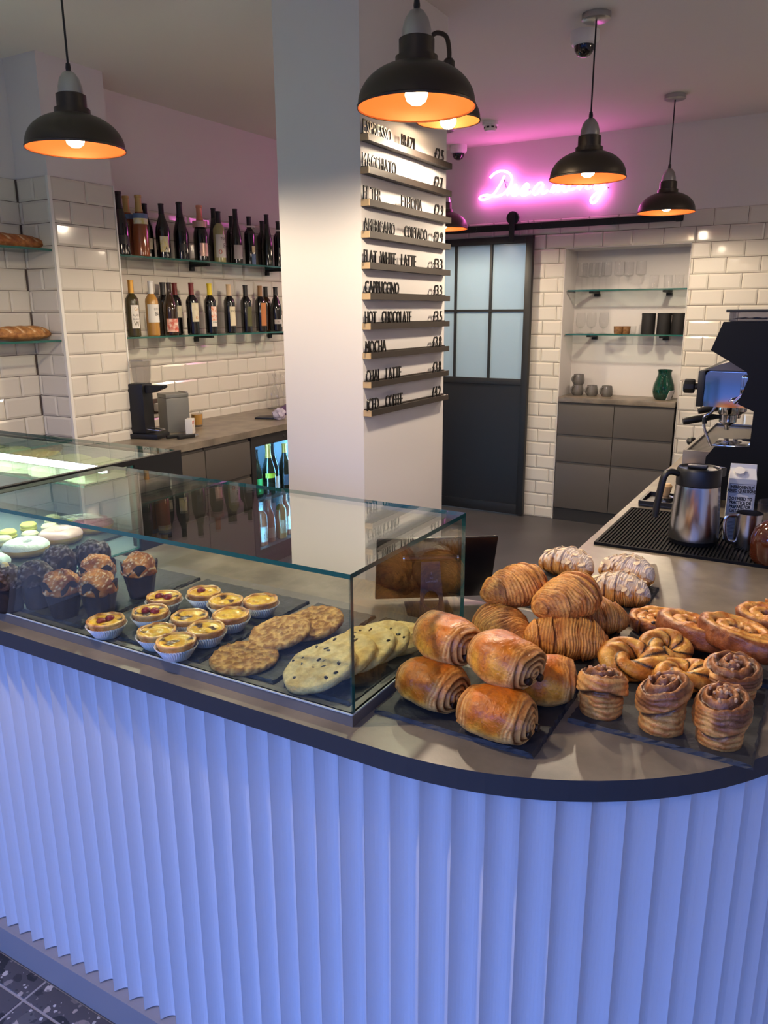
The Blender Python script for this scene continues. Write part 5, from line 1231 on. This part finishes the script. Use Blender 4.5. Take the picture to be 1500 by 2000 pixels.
# ---- tall sticky bun: wrapped drum with a coiled top
def bun_mesh(seed, R=.036, H=.066, tilt=.008, edge=.52):
    nv = 90; rings, cols = [], []
    def row(fn):
        ring, cr = [], []
        for k in range(nv):
            a = 2*PI*k/nv; p, c = fn(a); ring.append(p); cr.append(c)
        rings.append(ring); cols.append(cr)
    for r in (.1, .6, .93): row(lambda a, r=r: ((R*.92*r*math.cos(a), R*.92*r*math.sin(a), 0), BROWN))
    nr = 44
    for i in range(nr):
        t = i/(nr-1)
        def f(a, t=t):
            ca, sa = math.cos(a), math.sin(a)
            n = nz(ca*1.5, sa*1.5, t*2.5, 1.2, seed); wv = math.sin(t*44+3*n+a)
            e = edge+.20*math.sin(a+seed)+.06*n                     # the outer wrap ends along a slanting edge
            up_ = sstep(e-.03, e+.02, t)
            r = R*(.92+.07*t+.014*wv+.05*n) + up_*.0065*(1-.45*sstep(e, 1, t)) - .004*math.exp(-((t-e+.05)/.03)**2)
            r *= 1-.10*sstep(.9, 1, t)
            z = H*t+tilt*math.sin(a+seed)*sstep(.5, 1, t)
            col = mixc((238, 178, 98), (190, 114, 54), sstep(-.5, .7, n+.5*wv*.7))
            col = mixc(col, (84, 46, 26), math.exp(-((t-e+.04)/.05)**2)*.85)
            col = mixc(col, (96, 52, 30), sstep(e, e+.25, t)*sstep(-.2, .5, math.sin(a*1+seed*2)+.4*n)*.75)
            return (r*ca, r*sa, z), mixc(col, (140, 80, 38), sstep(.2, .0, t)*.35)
        row(f)
    for i in range(1, 32):
        t = i/31
        def f(a, t=t):
            rr = (1-t); ca, sa = math.cos(a), math.sin(a); n = nz(ca*rr*3, sa*rr*3, 9, 1.2, seed)
            ph = rr*2.3+a/(2*PI)+.10*n; w = .5+.5*math.cos(2*PI*ph)
            z = H+tilt*math.sin(a+seed)*rr+.009*t**.8+.010*(w**.7-.6)*min(1, t*5)+.004*n
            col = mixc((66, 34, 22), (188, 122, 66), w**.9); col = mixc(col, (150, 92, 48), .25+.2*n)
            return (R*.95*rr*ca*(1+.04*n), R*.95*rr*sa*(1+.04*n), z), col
        row(f)
    return grid('dough', MP_GLOSS, rings, cols, cap0=True)
nut = bmesh.new(); bmesh.ops.create_icosphere(nut, subdivisions=1, radius=.003)
for v in nut.verts: v.co.x *= 1.5; v.co *= 1+.3*nz(v.co.x, v.co.y, v.co.z, 400)
nut = to_mesh(nut, 'nut_piece', mat('chopped_nut', (206, 160, 116), .5))
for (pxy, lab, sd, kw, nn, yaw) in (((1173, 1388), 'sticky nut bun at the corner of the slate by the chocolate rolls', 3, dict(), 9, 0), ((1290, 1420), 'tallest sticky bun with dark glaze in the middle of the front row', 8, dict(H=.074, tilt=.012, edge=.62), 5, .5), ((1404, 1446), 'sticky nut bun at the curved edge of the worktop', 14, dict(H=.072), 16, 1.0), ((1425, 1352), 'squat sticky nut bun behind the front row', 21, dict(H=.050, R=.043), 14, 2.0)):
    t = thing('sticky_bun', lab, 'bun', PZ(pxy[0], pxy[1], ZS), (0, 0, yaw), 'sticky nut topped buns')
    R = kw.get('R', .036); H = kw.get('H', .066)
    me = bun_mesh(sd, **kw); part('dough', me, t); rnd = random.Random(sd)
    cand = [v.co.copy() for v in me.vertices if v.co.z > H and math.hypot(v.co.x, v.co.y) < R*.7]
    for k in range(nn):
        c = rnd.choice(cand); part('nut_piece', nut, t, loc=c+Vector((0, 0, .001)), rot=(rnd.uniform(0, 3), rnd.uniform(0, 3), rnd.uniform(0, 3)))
# ================================================================== IN THE GLASS CASE
# ---- custard tarts
M_CASE = mat('white_paper_case', (226, 222, 220), .7)
def paper_case():
    n = 96; rings = []
    for (r, z) in ((.001, .0005), (.024, 0), (.026, .002), (.0405, .026), (.0408, .0262), (.0262, .0026)):
        rings.append([((r+(.0011 if k % 2 else -.0011)*min(1, z/.006))*math.cos(2*PI*k/n), (r+(.0011 if k % 2 else -.0011)*min(1, z/.006))*math.sin(2*PI*k/n), z) for k in range(n)])
    return grid('paper_case', M_CASE, rings)
PCASE = paper_case()
def tart_mesh(seed, burn):
    n = 56; rings, cols = [], []
    def row(r, z, cf, amp):
        ring, cr = [], []
        for k in range(n):
            a = 2*PI*k/n; f = nz(math.cos(a)*1.6, math.sin(a)*1.6, r*30, 1.3, seed)
            ring.append((r*math.cos(a)*(1+amp*f), r*math.sin(a)*(1+amp*f), z+amp*.03*f)); cr.append(cf(a, f))
        rings.append(ring); cols.append(cr)
    side = lambda a, f: mixc((228, 170, 96), (178, 110, 52), sstep(-.3, .5, f))
    row(.024, .003, side, .02); row(.030, .014, side, .03); row(.0375, .030, side, .05); row(.0382, .034, side, .06); row(.0355, .0362, lambda a, f: mixc((236, 182, 104), (160, 96, 44), sstep(-.1, .5, f)), .06); row(.0325, .033, side, .04)
    for i in range(14):
        t = i/13; r = .0315*(1-t)
        def cf(a, f, r=r):
            x, y = r*math.cos(a), r*math.sin(a); g = nz(x, y, 0, 52, seed+4)
            c = mixc((244, 196, 70), (226, 166, 48), sstep(-.3, .3, nz(x, y, 3, 50, seed)))
            return mixc(c, (62, 30, 18), sstep(.18-burn, .42-burn, g)*.95)
        row(max(r, .0002), .0315+.0012*math.sin(t*9+seed), cf, .02)
    return grid('tart', pastry('custard_tart', .28, .2, .25, 90, .5, 60, .88, 0), rings, cols, cap0=True)
TM = [tart_mesh(3, .0), tart_mesh(7, .14), tart_mesh(12, -.2), tart_mesh(19, .06)]
rb = bmesh.new(); bmesh.ops.create_icosphere(rb, subdivisions=3, radius=.0095)
for v in rb.verts: v.co.z *= .7; v.co *= 1+.12*math.sin(v.co.x*1500)*math.sin(v.co.y*1500)
RASP = to_mesh(rb, 'raspberry', mat('baked_raspberry', (150, 34, 44), .35, c2=(110, 30, 30), scale=150), True)
TARTS = [((210, 1228), 0, 'raspberry custard tart nearest the muffins', 2), ((296, 1210), 1, 'raspberry custard tart with dark caramel top', 2), ((322, 1180), 1, 'raspberry custard tart at the back beside the muffins', 2), ((400, 1170), 2, 'raspberry custard tart at the back of the group', 1),
    ((510, 1187), 2, 'plain yellow custard tart beside the oat cookies', 0), ((442, 1187), 3, 'custard tart behind the bright yellow one', 0), ((372, 1220), 1, 'dark spotted custard tart in the middle of the group', 0), ((452, 1216), 2, 'bright yellow custard tart with a smooth top', 0),
    ((308, 1250), 0, 'custard tart in front towards the raspberry tarts', 0), ((404, 1244), 3, 'custard tart in the front row towards the oat cookies', 0), ((346, 1270), 1, 'burnt topped custard tart nearest the front glass', 0)]
for (pxy, v, lab, nb_) in TARTS:
    t = thing('custard_tart', lab, 'tart', PZ(pxy[0], pxy[1]+13, ZSC), (0, 0, random.uniform(0, 6)), 'custard tarts in paper cases')
    t.scale = (.96,)*3
    part('paper_case', PCASE, t); part('tart', TM[v], t, loc=(0, 0, .001))
    for k in range(nb_): part('raspberry', RASP, t, loc=(-.008+.017*k, .006-.010*k, .0345), rot=(0, 0, k))
# ---- muffins in tulip paper
def wrap_mesh(seed):
    n = 64; rings = []
    for i in range(13):
        t = i/12; ring = []
        for k in range(n):
            a = 2*PI*k/n; pk = abs(math.cos(2*a+seed))**1.6
            z = t*(.058+.022*pk); r = .0265+.0115*min(1, t*1.25)+.0035*max(0, t-.75)*pk*4*.6
            fold = .0014*math.sin(a*9+seed)+.0016*nz(math.cos(a)*2, math.sin(a)*2, t*2, 1.6, seed)
            ring.append(((r+fold*t*1.4)*math.cos(a), (r+fold*t*1.4)*math.sin(a), z))
        rings.append(ring)
    return grid('paper_wrap', mat('brown_tulip_paper', (52, 38, 30), .6, c2=(40, 29, 24), scale=40), rings, cap0=True)
def muffin_top(seed, caramel):
    nv = 48; rings, cols = [], []
    for i in range(22):
        t = i/21; ang = t*PI/2
        ring, cr = [], []
        for k in range(nv):
            a = 2*PI*k/nv; r0 = .0395*math.cos(ang)**.7 if t < 1 else .0002; z0 = .052+.042*math.sin(ang)
            f = nz(math.cos(a)*r0*40, math.sin(a)*r0*40, t*2, 1.2, seed); g = nz(math.cos(a)*r0*160, math.sin(a)*r0*160, t*7, 1.1, seed)
            ring.append((r0*math.cos(a)*(1+.10*f+.05*g), r0*math.sin(a)*(1+.10*f+.05*g), z0+.006*f+.003*g))
            if caramel: c = mixc((196, 126, 54), (136, 74, 30), sstep(-.4, .5, f)); c = mixc(c, (232, 204, 160), sstep(.22, .35, nz(math.cos(a)*r0*330, math.sin(a)*r0*330, t*14, 1, seed+3)))
            else: c = mixc((64, 48, 44), (38, 26, 24), sstep(-.3, .4, f)); c = mixc(c, (176, 166, 164), sstep(-.05, .5, g+.3*f)*.75)
            cr.append(c)
        rings.append(ring); cols.append(cr)
    return grid('muffin_top', MP_MATT, rings, cols, cap0=True)
WM = [wrap_mesh(.3), wrap_mesh(1.9)]; MT = {True: [muffin_top(4, True), muffin_top(9, True)], False: [muffin_top(15, False), muffin_top(22, False)]}
MUF = [((128, 1207), True, 'caramel muffin in front with nibbed sugar, beside the raspberry tart'), ((198, 1207), True, 'caramel muffin in the front row at the middle'), ((277, 1169), True, 'caramel muffin standing apart beside the bare board'), ((196, 1172), True, 'caramel muffin behind another, only its top showing'),
    ((21, 1196), False, 'dark chocolate muffin with a golden ball on top'), ((77, 1189), False, 'dark chocolate muffin between the golden ball one and the caramel ones'), ((122, 1152), False, 'dark chocolate muffin in the back row'), ((188, 1140), False, 'dark chocolate muffin at the far back corner')]
for k, (pxy, car_, lab) in enumerate(MUF):
    t = thing('muffin', lab, 'muffin', PZ(pxy[0], pxy[1]-6, ZSC), (0, 0, k*1.3), 'muffins in tulip papers')
    t.scale = (.98, .98, 1.05)
    part('paper_wrap', WM[k % 2], t); part('muffin_top', MT[car_][k % 2], t)
    if k == 4: part('golden_ball', lathem('golden_ball', mat('cream_ball', (214, 190, 128), .3), [(0, -.009), (.006, -.007), (.009, 0), (.006, .007), (0, .009)], 16), t, loc=(0, 0, .093))
# ---- cookies
def cookie_mesh(seed, R, H, ca, cb, rough_, lump):
    nv = 72; rings, cols = [], []
    def row(r, z, e):
        ring, cr = [], []
        for k in range(nv):
            a = 2*PI*k/nv; x, y = r*math.cos(a), r*math.sin(a)
            w = 1+.045*nz(math.cos(a)*1.5, math.sin(a)*1.5, 0, 1.5, seed)
            f = nz(x, y, z, lump, seed); g = nz(x, y, z, lump*2.2, seed+4)
            ring.append((x*w*(1+.02*f), y*w*(1+.02*f), z+(e*(rough_*(f+.6*g)) if z > .001 else 0)))
            cr.append(mixc(ca, cb, sstep(-.35, .4, f+.5*g)))
        rings.append(ring); cols.append(cr)
    row(R*.1, 0, 0); row(R*.6, 0, 0); row(R*.97, 0, 0); row(R, H*.35, .5); row(R*.985, H*.7, .8); row(R*.94, H*.9, 1)
    for i in range(26): t = i/25; row(max(.0003, R*.9*(1-t)), H*(.93+.10*math.sin(t*PI/2)), 1)
    return grid('cookie', MP_MATT, rings, cols, cap0=True)
OAT = [cookie_mesh(5, .061, .013, (222, 174, 104), (164, 110, 58), .0034, 120), cookie_mesh(15, .063, .013, (216, 168, 98), (156, 104, 54), .0036, 120)]
CHP = [cookie_mesh(25, .066, .014, (230, 200, 138), (210, 174, 108), .0020, 45), cookie_mesh(33, .064, .014, (228, 198, 136), (208, 172, 106), .0020, 45)]
chipm = bmesh.new(); bmesh.ops.create_icosphere(chipm, subdivisions=2, radius=.0048)
for v in chipm.verts: v.co.z *= .55; v.co *= 1+.3*nz(v.co.x, v.co.y, v.co.z, 260)
chipm = to_mesh(chipm, 'chocolate_chip', M_CHOC)
def cookie(pxy, z, me, lab, yaw, pitch_dir, tilt, grp, chips=0, seed=0):
    p = PZ(pxy[0], pxy[1], z)
    m3 = Matrix.Rotation(pitch_dir, 3, 'Z') @ Matrix.Rotation(-tilt, 3, 'Y') @ Matrix.Rotation(yaw, 3, 'Z')
    if chips:
        t = thing('chocolate_chip_cookie', lab, 'cookie', p, m3.to_euler(), grp); part('cookie', me, t)
        rnd = random.Random(seed)
        for k in range(chips):
            a = rnd.uniform(0, 6.28); r = .056*math.sqrt(rnd.random()); part('chocolate_chip', chipm, t, loc=(r*math.cos(a), r*math.sin(a), .0132), rot=(0, 0, a*3), scale=(rnd.uniform(.5, 1.3), rnd.uniform(.4, .8), .9))
        return t
    return setp(link('oat_cookie', me, None, p, m3.to_euler()), lab, 'cookie', grp)
g1 = 'oat cookies on slate'; g2 = 'chocolate chip cookies on slate'
UPD = math.radians(62)   # the rows run away from the front glass, each cookie leaning on the one behind
cookie((612, 1222), ZSC+.012, OAT[1], 'oat cookie at the back of the leaning row', 1, UPD, .20, g1)
cookie((548, 1240), ZSC+.017, OAT[0], 'oat cookie in the middle of the leaning row', 2, UPD, .22, g1)
cookie((478, 1290), ZSC+.001, OAT[1], 'oat cookie lying in front of the other two', 3, UPD, .03, g1)
for k, (pxy, dz, tl_, lab) in enumerate((((770, 1252), .005, .10, 'chocolate chip cookie at the far end of the leaning row'), ((738, 1260), .0195, .33, 'chocolate chip cookie second from the far end'), ((706, 1272), .0205, .34, 'chocolate chip cookie in the middle of the leaning row'), ((668, 1288), .0205, .34, 'chocolate chip cookie just behind the foremost one'), ((626, 1308), .0205, .33, 'chocolate chip cookie nearest the front glass, fully visible'))):
    cookie(pxy, ZSC+dz, CHP[k % 2], lab, k*1.1, UPD, tl_, g2, 9 if k < 4 else 15, 40+k)
# ================================================================== IN THE REFRIGERATED DISPLAY
ZD = CT+.012
dtray = setp(link('display_tray', boxm('display_tray', mat('dark_display_tray', (70, 76, 76), .3), -.17, .0, 0, .50, 0, .008, bevel=.002), None, (-1.73, 1.02, ZD)), 'dark tray under the doughnuts in the lit display', 'tray')
def doughnut(loc, lab, R, r, icing, dough, drizzle=None, seed=0):
    t = thing('doughnut', lab, 'doughnut', loc, (0, 0, seed), 'doughnuts in the lit display')
    nu, nv = 40, 20
    def ring_mesh(name, m, a0, a1, g, closed):
        rings = []
        for i in range(nu+1):
            u = 2*PI*i/nu; f = nz(math.cos(u)*2, math.sin(u)*2, 0, 1.3, seed); ring = []
            for k in range(nv+(0 if closed else 1)):
                v = a0+(a1-a0)*k/nv; rr = (r+g)*(1+.05*f); ring.append(((R+rr*math.cos(v))*math.cos(u), (R+rr*math.cos(v))*math.sin(u), r*.8+rr*.8*math.sin(v)))
            rings.append(ring)
        return grid(name, m, rings, closed=closed)
    part('dough', ring_mesh('dough', dough, 0, 2*PI, 0, True), t)
    if icing: part('icing', ring_mesh('icing', icing, .15, PI-.15, .0012, False), t)
    if drizzle:
        bm = bmesh.new()
        for k in range(5):
            x = -.034+.017*k; tube(bm, [(x+.006*j, -.045+.009*j, r*1.62+.0016-.0035*abs(j-5)**1.5*.1) for j in range(0, 11)], .0014, 6)
        part('drizzle', to_mesh(bm, 'drizzle', drizzle, True), t)
DOUGH = mat('fried_dough', (206, 164, 96), .55, c2=(186, 138, 72), scale=40); ICEW = mat('white_icing', (222, 216, 206), .35, bump=.6, bscale=160); ICEP = mat('pink_icing', (206, 158, 150), .3); ICEB = mat('berry_icing', (120, 60, 84), .3)
zt_ = ZD+.008
doughnut((-1.80, 1.215, zt_), 'doughnut with rough white topping in the lit display', .034, .024, ICEW, DOUGH, None, 1)
doughnut((-1.815, 1.335, zt_), 'doughnut with pale pink icing in the lit display', .034, .024, ICEP, DOUGH, None, 2)
doughnut((-1.83, 1.455, zt_), 'doughnut with berry icing and white drizzle', .034, .024, ICEB, DOUGH, ICEW, 3)
doughnut((-1.76, 1.075, zt_), 'sugar white doughnut nearest the front glass of the display', .032, .024, ICEW, mat('pale_dough', (222, 210, 184), .6), None, 4)
mac = [(0, 0), (.018, .001), (.023, .006), (.0235, .010), (.021, .011), (.021, .016), (.0235, .017), (.023, .021), (.018, .026), (0, .028)]
MAC = {n: mat('macaron_'+n, c, .6) for n, c in (('cream', (226, 210, 168)), ('green', (164, 214, 150)), ('yellow', (224, 206, 110)))}
k = 0
for (x, y, n) in ((-1.93, 1.17, 'green'), (-1.95, 1.25, 'cream'), (-1.93, 1.32, 'cream'), (-2.0, 1.30, 'yellow'), (-1.95, 1.40, 'cream'), (-2.02, 1.38, 'yellow'), (-1.94, 1.48, 'yellow'), (-2.03, 1.47, 'cream')):
    setp(link('macaron', lathem('macaron', MAC[n], mac, 20), None, (x, y, ZD)), '%s macaron behind the doughnuts in the lit display' % n, 'macaron', 'macarons in the lit display'); k += 1
# wax paper wrapped sandwiches on the upper glass shelf
WAX = mat('wax_paper', (214, 218, 186), .3, c2=(190, 206, 150), scale=14, bump=.4, bscale=30)
for k, x in enumerate((-1.83, -1.97, -2.11, -2.25, -2.39)):
    bm = bmesh.new(); bmesh.ops.create_cube(bm, size=1); bmesh.ops.subdivide_edges(bm, edges=bm.edges[:], cuts=6, use_grid_fill=True)
    for v in bm.verts:
        c = v.co.copy(); q = 1-.25*abs(c.x*2)**3*.5; v.co = Vector((c.x*.125, c.y*.15*q, (c.z+.5)*.045*q)) ; v.co.z += .007*nz(v.co.x, v.co.y, v.co.z, 30, k)*(1 if c.z > -.45 else 0)
    setp(link('wrapped_sandwich', to_mesh(bm, 'wrapped_sandwich', WAX, True, 40), None, (x, 1.475, 1.0912), (0, 0, .12*(k % 3-1))), 'sandwich in pale wax paper on the shelf under the light tube', 'sandwich', 'wrapped sandwiches in the display')
